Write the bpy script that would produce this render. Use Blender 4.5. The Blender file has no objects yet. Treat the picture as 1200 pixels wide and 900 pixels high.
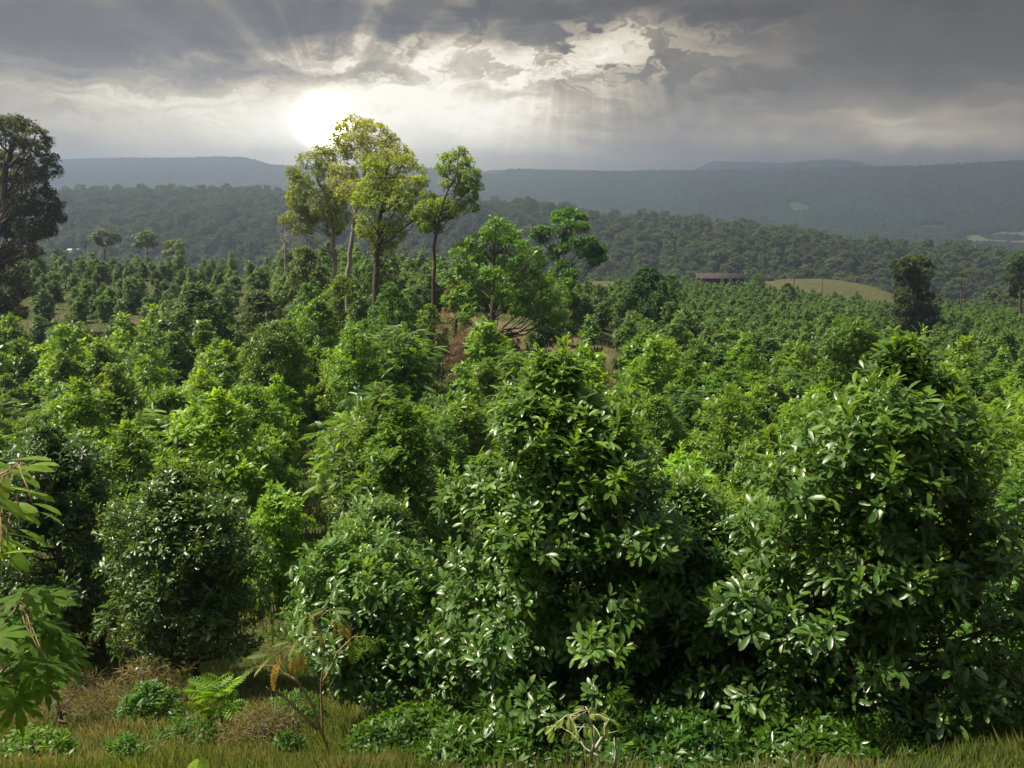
import bpy, math, random, time
import numpy as np
from mathutils import Vector
random.seed(7); R = np.random.RandomState(11)
C = bpy.context.scene.collection
T0 = time.time()
FPX = 998.0; PITCH = math.radians(13.2)
CP, SP = math.cos(PITCH), math.sin(PITCH)

# ------------------------------------------------------------------ camera maths
def ray(px, py):
    a, b = (px-600)/FPX, (450-py)/FPX
    d = np.array([a, CP + b*SP, -SP + b*CP]); return d
def pt(px, py, D):
    d = ray(px, py); return d*(D/d[1])
def proj(p):
    x, y, z = p; dep = y*CP - z*SP; up = y*SP + z*CP
    return 600+FPX*x/dep, 450-FPX*up/dep, dep
def elev(py):
    return math.tan(math.atan((450-py)/FPX)-PITCH)

# ------------------------------------------------------------------ numpy noise
_perm = np.random.RandomState(3).rand(256, 256)
def vnoise(x, y):
    xi, yi = np.floor(x).astype(int), np.floor(y).astype(int)
    fx, fy = x-xi, y-yi; fx = fx*fx*(3-2*fx); fy = fy*fy*(3-2*fy)
    g = lambda a, b: _perm[a & 255, b & 255]
    return (g(xi, yi)*(1-fx)+g(xi+1, yi)*fx)*(1-fy)+(g(xi, yi+1)*(1-fx)+g(xi+1, yi+1)*fx)*fy
def fbm(x, y, o=4):
    s = 0; a = .5
    for k in range(o):
        s = s+a*vnoise(x*2**k+17.3*k, y*2**k+9.1*k); a *= .5
    return s/(1-.5**o)
def sstep(a, b, x):
    t = np.clip((x-a)/(b-a), 0, 1); return t*t*(3-2*t)

# ------------------------------------------------------------------ terrain
TY = np.array([-40, 0, 4, 10, 15.5, 24, 40, 70, 100, 130, 160, 220, 270, 350, 450])
TT = np.array([-.6, -.2, 0, .2, .5])
TZ = np.array([
 [-1.5]*5, [-1.7]*5, [-3.6]*5, [-7.5, -7.5, -7.5, -7.5, -7.3], [-10.1]*5,
 [-11.6, -11.6, -12, -12.6, -12.6], [-14.2, -13.2, -13.5, -15, -15.5], [-15.9, -14.6, -14.6, -17, -18.5],
 [-14.9, -14.4, -14.6, -19, -21.5], [-13.3, -14.4, -16.5, -21, -24], [-17, -18, -20.5, -23.5, -27],
 [-32, -32, -30, -28, -33], [-48, -45, -40, -31, -40], [-62, -62, -58, -47, -58], [-67, -68, -66, -68, -84]])
MP = [-300, 60, 200, 340, 450, 560, 620, 700, 800, 900, 1000, 1100, 1200, 1500]
MR = [228, 226, 221, 222, 226, 234, 238, 252, 257, 269, 286, 293, 312, 330]
FP_ = [-300, 60, 180, 305, 335, 450, 560, 700, 800, 900, 1000, 1100, 1150, 1200, 1500]
FR = [186, 186, 184, 182, 192, 195, 196, 199, 198, 198, 194, 191, 187, 189, 186]
GP = [700, 800, 822, 860, 900, 950, 985, 1020, 1060]
GR = [205, 200, 189, 190, 192, 187, 191, 204, 206]
YF, YG = 2350.0, 3450.0
def height(x, y):
    x = np.asarray(x, float); y = np.asarray(y, float)
    t = x/np.maximum(y, 6.0); tc = np.clip(t, -.6, .5)
    j = np.clip(np.searchsorted(TT, tc)-1, 0, 3); ft = (tc-TT[j])/(TT[j+1]-TT[j])
    i = np.clip(np.searchsorted(TY, y)-1, 0, len(TY)-2); fy = np.clip((y-TY[i])/(TY[i+1]-TY[i]), 0, 1)
    near = (TZ[i, j]*(1-ft)+TZ[i, j+1]*ft)*(1-fy)+(TZ[i+1, j]*(1-ft)+TZ[i+1, j+1]*ft)*fy
    near = near+(fbm(x*.12, y*.12, 3)-.5)*np.clip(y*.012, .35, 1.6)
    # olive pasture knoll behind the plantation on the right, shed terrace
    near = near+8.8*np.exp(-((x-108)/34)**2-((y-292)/30)**2)+5*np.exp(-((x-24)/24)**2-((y-255)/24)**2)
    px = 600+t*FPX*CP*1.0
    yc = np.interp(px, [-100, 600, 1200], [880, 760, 590])
    e = np.vectorize(elev)
    hc = np.interp(px, MP, [elev(r) for r in MR])*yc-12
    hf = np.interp(px, FP_, [elev(r) for r in FR])*YF-10
    hg = np.interp(px, GP, [elev(r) for r in GR])*YG-8
    plain = -104.0
    u = sstep(450, 1, y*0+0)
    z = near
    s = np.clip((y-450)/(yc-450), 0, 1)
    zz = near+(hc-near)*(s*s*(3-2*s)*.5+s*.5)
    zz = zz+np.sin(np.pi*s)*(fbm(x*.006+5, y*.006, 3)-.5)*36
    s2 = sstep(0, 1, (y-yc)/420); zz2 = hc+(plain-hc)*s2
    s3 = np.clip((y-1650)/(YF-1650), 0, 1); zf = plain+(hf-plain)*(s3**1.25)
    zf = zf+np.sin(np.pi*s3)*(fbm(x*.0032, y*.0022, 4)-.5)*105
    s4 = sstep(0, 1, (y-YF)/500); zg = hf+(plain-hf)*s4
    s5 = np.clip(1-np.abs(y-YG)/500, 0, 1); zh = plain+np.maximum(hg-plain, 0)*sstep(0, 1, s5)
    out = np.where(y < 450, near, np.where(y < yc, zz, np.where(y < 1650, np.where(y < yc+420, zz2, plain),
          np.where(y < YF, zf, np.where(y < YF+500, zg, zh)))))
    return out
def gz(x, y): return float(height(np.array([x]), np.array([y]))[0])
def hit(px, py, y0=3.0, y1=3000):
    d = ray(px, py); y = y0
    while y < y1:
        p = d*(y/d[1])
        if gz(p[0], p[1]) > p[2]: return p
        y *= 1.012
    return d*(y1/d[1])
def onray(px, D):                       # ground point in column px at distance D
    t = (px-600)/FPX; x = t*D*CP
    for _ in range(6):
        z = gz(x, D); x = t*(D*CP-z*SP)
    return x, D, gz(x, D)

# ------------------------------------------------------------------ object helpers
def tag(o, label=None, cat=None, group=None, kind=None):
    if label: o['label'] = label
    if cat: o['category'] = cat
    if group: o['group'] = group
    if kind: o['kind'] = kind
    return o
def empty(name, loc, rz=0):
    o = bpy.data.objects.new(name, None); o.empty_display_size = .3; C.objects.link(o)
    o.location = loc; o.rotation_euler = (0, 0, rz); return o
def nrm(v): return v/np.maximum(np.linalg.norm(v, axis=-1, keepdims=True), 1e-9)

class TM:
    """collects triangles, links them as one mesh"""
    def __init__(s): s.V = []; s.F = []; s.t = []; s.y = []; s.n = 0
    def add(s, V, F, tone=.5, young=0.0):
        V = np.asarray(V, float).reshape(-1, 3); F = np.asarray(F, int).reshape(-1, 3)
        s.V.append(V); s.F.append(F+s.n); s.n += len(V)
        s.t.append(np.broadcast_to(np.asarray(tone, float), (len(F),)).copy())
        s.y.append(np.broadcast_to(np.asarray(young, float), (len(F),)).copy())
    def leaves(s, tpl, P, A, N, L, W, tone, young=0.0):
        tv, tf = tpl; n = len(P)
        A = nrm(A); S = nrm(np.cross(A, N)); N2 = np.cross(S, A)
        L = np.broadcast_to(L, (n,)); W = np.broadcast_to(W, (n,))
        V = (P[:, None]+S[:, None]*(tv[None, :, 0:1]*W[:, None, None])+A[:, None]*(tv[None, :, 1:2]*L[:, None, None])
             + N2[:, None]*(tv[None, :, 2:3]*L[:, None, None]))
        F = tf[None]+(np.arange(n)*len(tv))[:, None, None]
        tone = np.repeat(np.broadcast_to(tone, (n,)), len(tf)); young = np.repeat(np.broadcast_to(young, (n,)), len(tf))
        s.add(V.reshape(-1, 3), F.reshape(-1, 3), tone, young)
    def tube(s, pts, rad, n=6, tone=.5):
        pts = np.asarray(pts, float); m = len(pts)
        rad = np.broadcast_to(rad, (m,))
        T = nrm(np.gradient(pts, axis=0)); ref = np.array([.3, .8, .1]) if abs(T[0][2]) > .5 else np.array([0, 0, 1.])
        S = nrm(np.cross(T, ref)); U = np.cross(S, T)
        a = np.arange(n)*2*np.pi/n
        V = pts[:, None]+(S[:, None]*np.cos(a)[None, :, None]+U[:, None]*np.sin(a)[None, :, None])*rad[:, None, None]
        F = []
        for i in range(m-1):
            for k in range(n):
                a0, a1, b0, b1 = i*n+k, i*n+(k+1) % n, (i+1)*n+k, (i+1)*n+(k+1) % n
                F += [(a0, a1, b1), (a0, b1, b0)]
        V = np.vstack([V.reshape(-1, 3), pts[:1], pts[-1:]]); c0, c1 = m*n, m*n+1
        for k in range(n):
            F += [(c0, (k+1) % n, k), (c1, (m-1)*n+k, (m-1)*n+(k+1) % n)]
        s.add(V, F, tone)
    def box(s, x0, x1, y0, y1, z0, z1):
        V = [(x, y, z) for x in (x0, x1) for y in (y0, y1) for z in (z0, z1)]
        F = [(0, 1, 3), (0, 3, 2), (4, 6, 7), (4, 7, 5), (0, 4, 5), (0, 5, 1), (2, 3, 7), (2, 7, 6), (0, 2, 6), (0, 6, 4), (1, 5, 7), (1, 7, 3)]
        s.add(V, F)
    def mesh(s, name, mat, smooth=False):
        V = np.vstack(s.V); F = np.vstack(s.F)
        me = bpy.data.meshes.new(name); me.vertices.add(len(V)); me.loops.add(F.size); me.polygons.add(len(F))
        me.vertices.foreach_set('co', V.astype(np.float32).ravel())
        me.loops.foreach_set('vertex_index', F.astype(np.int32).ravel())
        me.polygons.foreach_set('loop_start', (np.arange(len(F))*3).astype(np.int32))
        if smooth: me.polygons.foreach_set('use_smooth', np.ones(len(F), bool))
        for nm, arr in (('tone', s.t), ('young', s.y)):
            at = me.attributes.new(nm, 'FLOAT', 'FACE'); at.data.foreach_set('value', np.concatenate(arr).astype(np.float32))
        me.materials.append(mat); me.update(); me.validate(); return me
    def build(s, name, mat, parent=None, smooth=False):
        o = bpy.data.objects.new(name, s.mesh(name, mat, smooth)); C.objects.link(o); o.parent = parent; return o

# ------------------------------------------------------------------ leaf shapes
def leaf_near(droop=.22, fold=.16):
    V = [(0, 0, 0)]
    for y, w in ((.22, .30), (.5, .47), (.78, .46), (.93, .24)):
        z = -droop*y*y
        V += [(-w, y, z+fold*w*.55), (0, y, z), (w, y, z+fold*w*.55)]
    V.append((0, 1, -droop)); F = [(0, 2, 1), (0, 3, 2)]
    for k in range(3):
        a = 1+3*k; b = a+3
        F += [(a, a+1, b+1), (a, b+1, b), (a+1, a+2, b+2), (a+1, b+2, b+1)]
    F += [(10, 11, 13), (11, 12, 13)]
    return np.array(V, float), np.array(F)
def leaf_mid(droop=.18):
    V = [(0, 0, 0), (-.45, .5, -.02), (0, .45, -.07), (.45, .5, -.02), (0, 1, -droop)]
    return np.array(V, float), np.array([(0, 2, 1), (0, 3, 2), (1, 2, 4), (2, 3, 4)])
def leaf_far():
    V = [(0, 0, 0), (-.5, .55, 0), (.5, .5, .04), (0, 1, -.12)]
    return np.array(V, float), np.array([(0, 2, 1), (1, 2, 3)])
def frond(n=12, droop=.42, ll=.30):
    V = []; F = []
    def c(y): return np.array([0, y*(1-.1*y), -droop*y**1.8])
    for i in range(6):
        p = c(i/5); w = .008*(1-i/7)
        V += [p+[-w, 0, 0], p+[w, 0, .004]]
        if i: a = 2*i-2; F += [(a, a+1, a+3), (a, a+3, a+2)]
    for i in range(n):
        y = .14+.84*i/(n-1); l = ll*math.sin(math.pi*(.18+.74*i/(n-1)))**.7; p = c(y)
        for sgn in (-1, 1):
            d = np.array([sgn*.86, .5, -.28]); d /= np.linalg.norm(d); q = np.array([-d[1]*sgn, d[0]*sgn, 0])*.17*l
            a = len(V); V += [p, p+d*l*.5+q+[0, 0, .01], p+d*l*.5-q, p+d*l+[0, 0, -.12*l]]
            F += [(a, a+1, a+3), (a, a+3, a+2)]
    return np.array(V, float), np.array(F)
def leaf_lobed(lobes=7):
    V = [(0, 0, 0)]; N = lobes*9; out = []
    for i in range(N+1):
        u = i/N; ang = math.radians(-158+316*u); ph = (u*lobes) % 1.0
        ph = u*lobes-math.floor(u*lobes) if i < N else 1.0
        lob = abs(math.sin(math.pi*ph))**.75; notch = 1-.2*(1 if (i % 9) in (3, 6) else 0)
        big = 1-.35*abs(2*u-1)**2
        r = (.22+.78*lob)*big*notch
        x, y = math.sin(ang)*r, math.cos(ang)*r; out.append((x, y, -.28*r*r+.05*lob))
    V += [(x*.55, y*.55, z*.3) for x, y, z in out]; V += out
    V = np.array(V, float); V[:, 0] *= .9; F = []
    m = N+1
    for i in range(N):
        a, b = 1+i, 2+i
        F += [(0, b, a), (a, b, b+m), (a, b+m, a+m)]
    return V, np.array(F)
LN, LM, LF, FR_, FRS, LL = leaf_near(), leaf_mid(), leaf_far(), frond(), frond(8, .3, .36), leaf_lobed()

def rosettes(tm, P, AX, k, L, W, tpl, rng, spread=(35, 85), tone=None, young=None, stem=.45):
    """k leaves round every shoot end P with axis AX"""
    n = len(P); AX = nrm(AX)
    ref = np.where(np.abs(AX[:, 2:3]) > .9, np.array([[1., 0, 0]]), np.array([[0, 0, 1.]]))
    S = nrm(np.cross(AX, ref)); U = np.cross(S, AX)
    th = np.radians(rng.uniform(spread[0], spread[1], (n, k)))
    ph = (np.arange(k)[None]*2.39996+rng.rand(n, 1)*6.28)+rng.normal(0, .25, (n, k))
    D = (AX[:, None]*np.cos(th)[..., None]+(S[:, None]*np.cos(ph)[..., None]+U[:, None]*np.sin(ph)[..., None])*np.sin(th)[..., None])
    D = D+rng.normal(0, .16, D.shape); D[..., 2] -= .05
    Nn = AX[:, None]*.9+np.array([0, 0, .5])+rng.normal(0, .2, D.shape)
    LL_ = L*rng.uniform(.5, 1.25, (n, k))*rng.uniform(.8, 1.15, (n, 1)); t = (tone if tone is not None else rng.rand(n))[:, None]*.6+rng.rand(n, k)*.4
    y = np.zeros(n) if young is None else young
    off = AX[:, None]*(-rng.rand(n, k)*L*stem)[..., None]
    tm.leaves(tpl, (P[:, None]+off+D*.02).reshape(-1, 3), D.reshape(-1, 3), Nn.reshape(-1, 3), LL_.ravel(), LL_.ravel()*W, t.ravel(),
              np.repeat(y, k)*rng.uniform(.5, 1, n*k))

def clump_shoots(cs, rs, flat, n_per, rng, center, up=.55):
    """shoot ends on the outer side of every foliage clump"""
    P = []; A = []
    for c, r, n in zip(cs, rs, n_per):
        d = nrm(rng.normal(0, 1, (n, 3))); o = c-center; o = o/max(np.linalg.norm(o), .01)
        d = nrm(d+o*.45+np.array([0, 0, .25]))
        q = d*(rng.uniform(.35, 1, (n, 1))**.5)*r; q[:, 2] *= flat
        P.append(c+q); A.append(nrm(d*.75+o*.3+np.array([0, 0, up])+rng.normal(0, .2, d.shape)))
    return np.vstack(P), np.vstack(A)

def limb(tm, a, b, r0, r1, rng, sag=.12, n=5, seg=4):
    a = np.asarray(a, float); b = np.asarray(b, float); L = np.linalg.norm(b-a)
    u = np.linspace(0, 1, seg+1)[:, None]; p = a+(b-a)*u
    p[:, 2] += (-np.sin(np.pi*u[:, 0])*L*sag); p[1:-1] += rng.normal(0, L*.03, (seg-1, 3))
    tm.tube(p, r0+(r1-r0)*u[:, 0], n)

# ------------------------------------------------------------------ materials
def nodes(mat):
    mat.use_nodes = True; nt = mat.node_tree; nt.nodes.clear(); return nt
def nn(nt, typ, **kw):
    n = nt.nodes.new(typ)
    for k, v in kw.items(): setattr(n, k, v)
    return n
def mixc(nt, fac, a, b, mode='MIX'):
    m = nn(nt, 'ShaderNodeMix', data_type='RGBA', blend_type=mode)
    for s, v in ((0, fac), (6, a), (7, b)):
        if isinstance(v, bpy.types.NodeSocket): nt.links.new(v, m.inputs[s])
        else: m.inputs[s].default_value = v if s == 0 else (*v, 1)
    return m.outputs[2]
def mth(nt, op, a, b=0.0, clamp=False):
    m = nn(nt, 'ShaderNodeMath', operation=op, use_clamp=clamp)
    for s, v in ((0, a), (1, b)):
        if isinstance(v, bpy.types.NodeSocket): nt.links.new(v, m.inputs[s])
        else: m.inputs[s].default_value = v
    return m.outputs[0]
def leafmat(name, dark, light, young=(.17, .29, .025), rough=.36, trans=.36, tcol=None, spec=.5):
    mat = bpy.data.materials.new(name); nt = nodes(mat); L = nt.links.new
    at = nn(nt, 'ShaderNodeAttribute', attribute_name='tone'); ay = nn(nt, 'ShaderNodeAttribute', attribute_name='young')
    oi = nn(nt, 'ShaderNodeObjectInfo')
    c = mixc(nt, at.outputs['Fac'], dark, light)
    c = mixc(nt, mth(nt, 'MULTIPLY', ay.outputs['Fac'], .85), c, young)
    v = mth(nt, 'MULTIPLY_ADD', oi.outputs['Random'], .4); v.node.inputs[2].default_value = .8
    h = nn(nt, 'ShaderNodeHueSaturation'); L(c, h.inputs['Color']); L(v, h.inputs['Value'])
    hh = mth(nt, 'FRACT', mth(nt, 'MULTIPLY', oi.outputs['Random'], 7.31))
    hh = mth(nt, 'MULTIPLY_ADD', hh, -.022); hh.node.inputs[2].default_value = .508; L(hh, h.inputs['Hue'])
    c = mixc(nt, 1.0, h.outputs[0], oi.outputs['Color'], 'MULTIPLY')
    tco = nn(nt, 'ShaderNodeTexCoord'); nz = nn(nt, 'ShaderNodeTexNoise'); nz.inputs['Scale'].default_value = 16; nz.inputs['Detail'].default_value = 2; L(tco.outputs['Object'], nz.inputs['Vector'])
    nv = mth(nt, 'MULTIPLY_ADD', nz.outputs[0], 1.3); nv.node.inputs[2].default_value = .36; hv = nn(nt, 'ShaderNodeHueSaturation'); L(c, hv.inputs['Color']); L(nv, hv.inputs['Value']); c = hv.outputs[0]
    n5 = nn(nt, 'ShaderNodeTexNoise'); n5.inputs['Scale'].default_value = 7; n5.inputs['Detail'].default_value = 4; L(tco.outputs['Object'], n5.inputs['Vector'])
    m5 = nn(nt, 'ShaderNodeMapRange'); m5.inputs[1].default_value = .62; m5.inputs[2].default_value = .72; m5.inputs[4].default_value = .55; L(n5.outputs[0], m5.inputs[0]); c = mixc(nt, m5.outputs[0], c, (.15, .14, .03))
    # blotchy leaf surface: old, dusty and fresh patches
    pr = nn(nt, 'ShaderNodeBsdfPrincipled'); L(c, pr.inputs['Base Color'])
    rr = mth(nt, 'MULTIPLY_ADD', at.outputs['Fac'], .22); rr.node.inputs[2].default_value = rough-.08; L(rr, pr.inputs['Roughness'])
    pr.inputs['Specular IOR Level'].default_value = spec
    tr = nn(nt, 'ShaderNodeBsdfTranslucent')
    tc = mixc(nt, 1.0, c, tcol or (2.6, 2.2, .9), 'MULTIPLY'); L(tc, tr.inputs['Color'])
    ms = nn(nt, 'ShaderNodeMixShader'); ms.inputs[0].default_value = trans; L(pr.outputs[0], ms.inputs[1]); L(tr.outputs[0], ms.inputs[2])
    out = nn(nt, 'ShaderNodeOutputMaterial'); L(ms.outputs[0], out.inputs['Surface']); return mat
def barkmat(name, a, b, scale=6.0, rough=.9):
    mat = bpy.data.materials.new(name); nt = nodes(mat); L = nt.links.new
    tc = nn(nt, 'ShaderNodeTexCoord'); mp = nn(nt, 'ShaderNodeMapping'); mp.inputs['Scale'].default_value = (1, 1, .3); L(tc.outputs['Object'], mp.inputs[0])
    no = nn(nt, 'ShaderNodeTexNoise'); no.inputs['Scale'].default_value = scale; no.inputs['Detail'].default_value = 5; L(mp.outputs[0], no.inputs['Vector'])
    rp = nn(nt, 'ShaderNodeMapRange'); rp.inputs[1].default_value = .35; rp.inputs[2].default_value = .65; L(no.outputs[0], rp.inputs[0])
    pr = nn(nt, 'ShaderNodeBsdfPrincipled'); L(mixc(nt, rp.outputs[0], a, b), pr.inputs['Base Color']); pr.inputs['Roughness'].default_value = rough
    bp = nn(nt, 'ShaderNodeBump'); bp.inputs['Strength'].default_value = .5; bp.inputs['Distance'].default_value = .03; L(no.outputs[0], bp.inputs['Height']); L(bp.outputs[0], pr.inputs['Normal'])
    out = nn(nt, 'ShaderNodeOutputMaterial'); L(pr.outputs[0], out.inputs['Surface']); return mat

M = {}
M['glossy'] = leafmat('glossy_leaf', (.036, .090, .018), (.098, .195, .032), rough=.33, trans=.36, spec=.6)
M['plant'] = leafmat('plantation_leaf', (.048, .114, .016), (.165, .262, .028), rough=.38, trans=.42, spec=.5)
M['bright'] = leafmat('bright_leaf', (.045, .125, .012), (.11, .23, .02), rough=.42, trans=.42)
M['pinnate'] = leafmat('feathery_leaf', (.045, .11, .02), (.10, .19, .035), rough=.40, trans=.42)
M['dark'] = leafmat('dark_leaf', (.016, .040, .010), (.040, .080, .018), rough=.62, trans=.22, spec=.25)
M['olive'] = leafmat('olive_leaf', (.038, .058, .012), (.09, .11, .018), rough=.5, trans=.28)
M['gold'] = leafmat('sunlit_crown_leaf', (.11, .155, .018), (.26, .31, .045), rough=.5, trans=.48)  # pale yellow: glare of the sun is put into the leaf colour
M['forest'] = leafmat('forest_leaf', (.040, .066, .018), (.095, .130, .036), rough=.8, trans=.2, spec=.2)
M['brush'] = leafmat('dry_brush', (.10, .06, .045), (.22, .15, .11), young=(.3, .2, .1), rough=.8, trans=.15, spec=.1)
M['weed'] = leafmat('weed_leaf', (.05, .14, .015), (.12, .24, .03), rough=.45, trans=.42)
M['bark'] = barkmat('brown_bark', (.05, .035, .022), (.13, .095, .065))
M['palebark'] = barkmat('pale_bark', (.16, .14, .11), (.36, .33, .28), 3)
M['twig'] = barkmat('tan_twig', (.20, .13, .07), (.34, .24, .14), 10)
M['whitetwig'] = barkmat('pale_twig', (.4, .36, .28), (.6, .55, .45), 10)
M['post'] = barkmat('weathered_post', (.10, .09, .07), (.2, .18, .15), 8)
M['redroof'] = barkmat('rusty_roof', (.035, .026, .024), (.060, .045, .040), 2)
M['whiteroof'] = barkmat('white_roof', (.6, .6, .58), (.75, .75, .72), 1)
M['wall'] = barkmat('grey_wall', (.16, .15, .14), (.25, .24, .22), 1)
M['dim'] = barkmat('dark_opening', (.02, .02, .02), (.03, .03, .03), 1)  # near-black colour stands in for shade inside shed, door and windows

# ------------------------------------------------------------------ tree builders
def profile(u, peak=.33, top=1.5):
    lo = .72+.28*np.minimum(u/peak, 1); hi = np.clip(1-((np.maximum(u, peak)-peak)/(1-peak))**top, 0, 1)**.7
    return np.where(u < peak, lo, hi)
def broadleaf(H, Rr, base, seed, nclump, per, k, L, W, tpl, mat, clr=(.34, .62), youngtop=.5, off=(0, 0), top=1.5, peak=.33, limbs=True, flatl=.62):
    """plantation tree centred on the origin: returns (trunk mesh, crown mesh)"""
    rng = np.random.RandomState(seed); off = np.array([off[0], off[1], 0.])
    u = (np.arange(nclump)+.5)/nclump; u = u**.85; ph = np.arange(nclump)*2.39996+rng.normal(0, .3, nclump)
    r = profile(u, peak, top)*Rr*rng.uniform(.5, 1.1, nclump)
    lob = 1+.16*np.sin(ph*2+seed)+.12*np.sin(ph*3+seed*2); r = r*lob
    cr = rng.uniform(clr[0], clr[1], nclump)*(1-.35*u)
    z = base+(H-base-.25)*u+rng.normal(0, .12, nclump)
    cs = np.stack([np.maximum(r-cr*.6, 0)*np.cos(ph), np.maximum(r-cr*.6, 0)*np.sin(ph), z], 1)+off*(z[:, None]/H)
    inn = rng.rand(nclump//3, 3); ci = np.stack([(inn[:, 0]-.5)*Rr*.8, (inn[:, 1]-.5)*Rr*.8, base+(H-base)*.85*inn[:, 2]], 1)+off*.6
    csa = np.vstack([cs, ci]); cra = np.concatenate([cr, np.full(len(ci), clr[1])])
    ctr = np.array([off[0]*.5, off[1]*.5, base+(H-base)*.35])
    P, A = clump_shoots(csa, cra, flatl, [max(3, int(per*(c/.55)**2)) for c in cra], rng, ctr)
    keep = P[:, 2] > .12; P, A = P[keep], A[keep]
    tone = np.clip(fbm(P[:, 0]*1.5+9+seed, P[:, 1]*1.5+P[:, 2]*1.3+9, 2)+rng.normal(0, .15, len(P)), 0, 1)
    hz = (P[:, 2]-base)/(H-base)
    yg = (rng.rand(len(P)) < np.clip(.10+youngtop*(hz-.45), .05, .8))*rng.uniform(.3, 1, len(P))
    cm = TM(); rosettes(cm, P, A, k, L, W, tpl, rng, tone=tone, young=yg, stem=1.25 if tpl is LN else .45)
    # upright leading shoots that break the outline
    hi_ = np.where((hz > .35) & (A[:, 2] > .45))[0]; nw = min(len(hi_), int(len(P)*.035)+10 if tpl is LN else 9)
    if len(hi_) > 4 and tpl is not LF:
        w_ = rng.choice(hi_, nw, replace=False); wl = rng.uniform(.6, 2.2 if tpl is LN else 1.3, nw)*L*1.1; wd = nrm(np.stack([rng.normal(0, .25, nw), rng.normal(0, .25, nw), np.ones(nw)], 1)+A[w_]*.4)
        for j in range(6):
            q = P[w_]+wd*(wl*j/5)[:, None]; rosettes(cm, q, wd, 3 if j < 5 else 5, L*(1-.07*j), W, tpl, rng, spread=(22, 62-5*j), tone=tone[w_], young=np.clip(rng.uniform(.1, .7, nw)+.06*j, 0, 1), stem=.3)
    tm = TM(); tp = np.array([[0, 0, -.3], [0, 0, .2], [rng.normal(0, .05), rng.normal(0, .05), H*.35], [off[0]*.6+rng.normal(0, .08), off[1]*.6, H*.7], [off[0]*.95, off[1]*.95, H*.95]])
    r0 = .02+H*.013; tm.tube(tp, [r0*1.4, r0*1.1, r0*.8, r0*.45, .012], 7)
    if limbs:
        for c in cs:
            zz = max(.25, c[2]-.55*math.hypot(c[0], c[1])); a = np.array([np.interp(zz, tp[:, 2], tp[:, i]) for i in range(3)])
            limb(tm, a, c+(c-a)*.15, r0*.35*(1-zz/H)+.012, .006, rng, .06, 4, 3)
    return tm, cm
def put_tree(name, tm, cm, tmat, cmat, loc, label, cat='tree', group=None, rz=0, color=(1, 1, 1), cname='crown'):
    e = empty(name, loc, rz); tag(e, label, cat, group)
    if tm: tm.build('trunk', tmat, e, smooth=True)
    o = cm.build(cname, cmat, e); o.color = (*color, 1)
    return e
def px_tree(name, label, D, trunk, clumps, L, W, mat, tmat, dens=1.0, r0=.3, seed=1, group=None, cat='tree', flat=.7, depth=.55, tpl=LM, k=6,
            color=(1, 1, 1), extra=None, up=.55, limbr=.3, rm=1.0):
    """tree whose crown clumps are given by direction and angular radius; each gets its own depth, size and thickness"""
    rng = np.random.RandomState(seed)
    g = onray(trunk[0][0], D); base = np.array(g)
    s = proj(base)[2]/FPX
    xs = [c[0] for c in clumps]; xm = (min(xs)+max(xs))/2; hw = (max(xs)-min(xs))/2+6
    cs = []; rs = []
    for c in clumps:
        q = math.sqrt(max(0, 1-((c[0]-xm)/hw)**2))
        dy = rng.uniform(-1, 1)*depth*hw*s*q*1.4
        cs.append(pt(c[0], c[1], D+dy)-base); rs.append(c[2]*s*1.5*rm)
    # the far half of the crown, seen only between the near clumps
    for c in list(clumps)[::2]:
        q = math.sqrt(max(0, 1-((c[0]-xm)/hw)**2))
        dy = depth*hw*s*(q+.25)*rng.uniform(.6, 1.3)
        cs.append(pt(c[0]*.9+xm*.1, c[1]+3, D+dy)-base); rs.append(c[2]*s*1.2*rm)
    cs = np.array(cs); rs = np.array(rs)
    tp = [np.array([0, 0, -.5])]+[pt(a, b, D)-base for a, b in trunk[1:]]; tp = np.array(tp); m = len(tp)
    r0 = r0*.7; rad = np.linspace(1, .3, m)*r0; rad[0] *= 1.35
    tm = TM()
    fine = [tp[0]]
    for i in range(1, m):
        for q in (.34, .67, 1): fine.append(tp[i-1]+(tp[i]-tp[i-1])*q+(rng.normal(0, r0*.25, 3) if q < 1 else 0))
    fr = np.interp(np.linspace(0, 1, len(fine)), np.linspace(0, 1, m), rad); tm.tube(fine, fr, 9)
    fine = np.array(fine)
    for c, r in zip(cs, rs):
        hd = np.linalg.norm(fine[:, :2]-c[:2], axis=1); sc = np.abs(fine[:, 2]-(c[2]-.7*hd-r*.3)); i = max(2, int(np.argmin(sc)))
        limb(tm, fine[i], c, min(fr[i]*.5, r0*limbr*(.45+.55*rng.rand()**2)), r0*.04+.012, rng, .05, 5, 4)
        for _ in range(3): limb(tm, c-(c-fine[i])*.25, c+nrm(rng.normal(0, 1, 3))*r*.8, r0*.04+.01, .010, rng, .03, 3, 2)
    ctr = cs.mean(0)
    P, A = clump_shoots(cs, rs, flat, [max(14, int(dens*88*(r/1.0)**2/(L/.3)**2)) for r in rs], rng, ctr, up)
    tone = np.clip(fbm(P[:, 0]*.7+9, P[:, 1]*.7+P[:, 2]*.9+9, 2)+rng.normal(0, .18, len(P)), 0, 1)
    cm = TM(); rosettes(cm, P, A, k, L, W, tpl, rng, tone=tone, young=(rng.rand(len(P)) < .22)*.8)
    e = put_tree(name, tm, cm, tmat, mat, tuple(base), label, cat, group, color=color)
    return e
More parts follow.
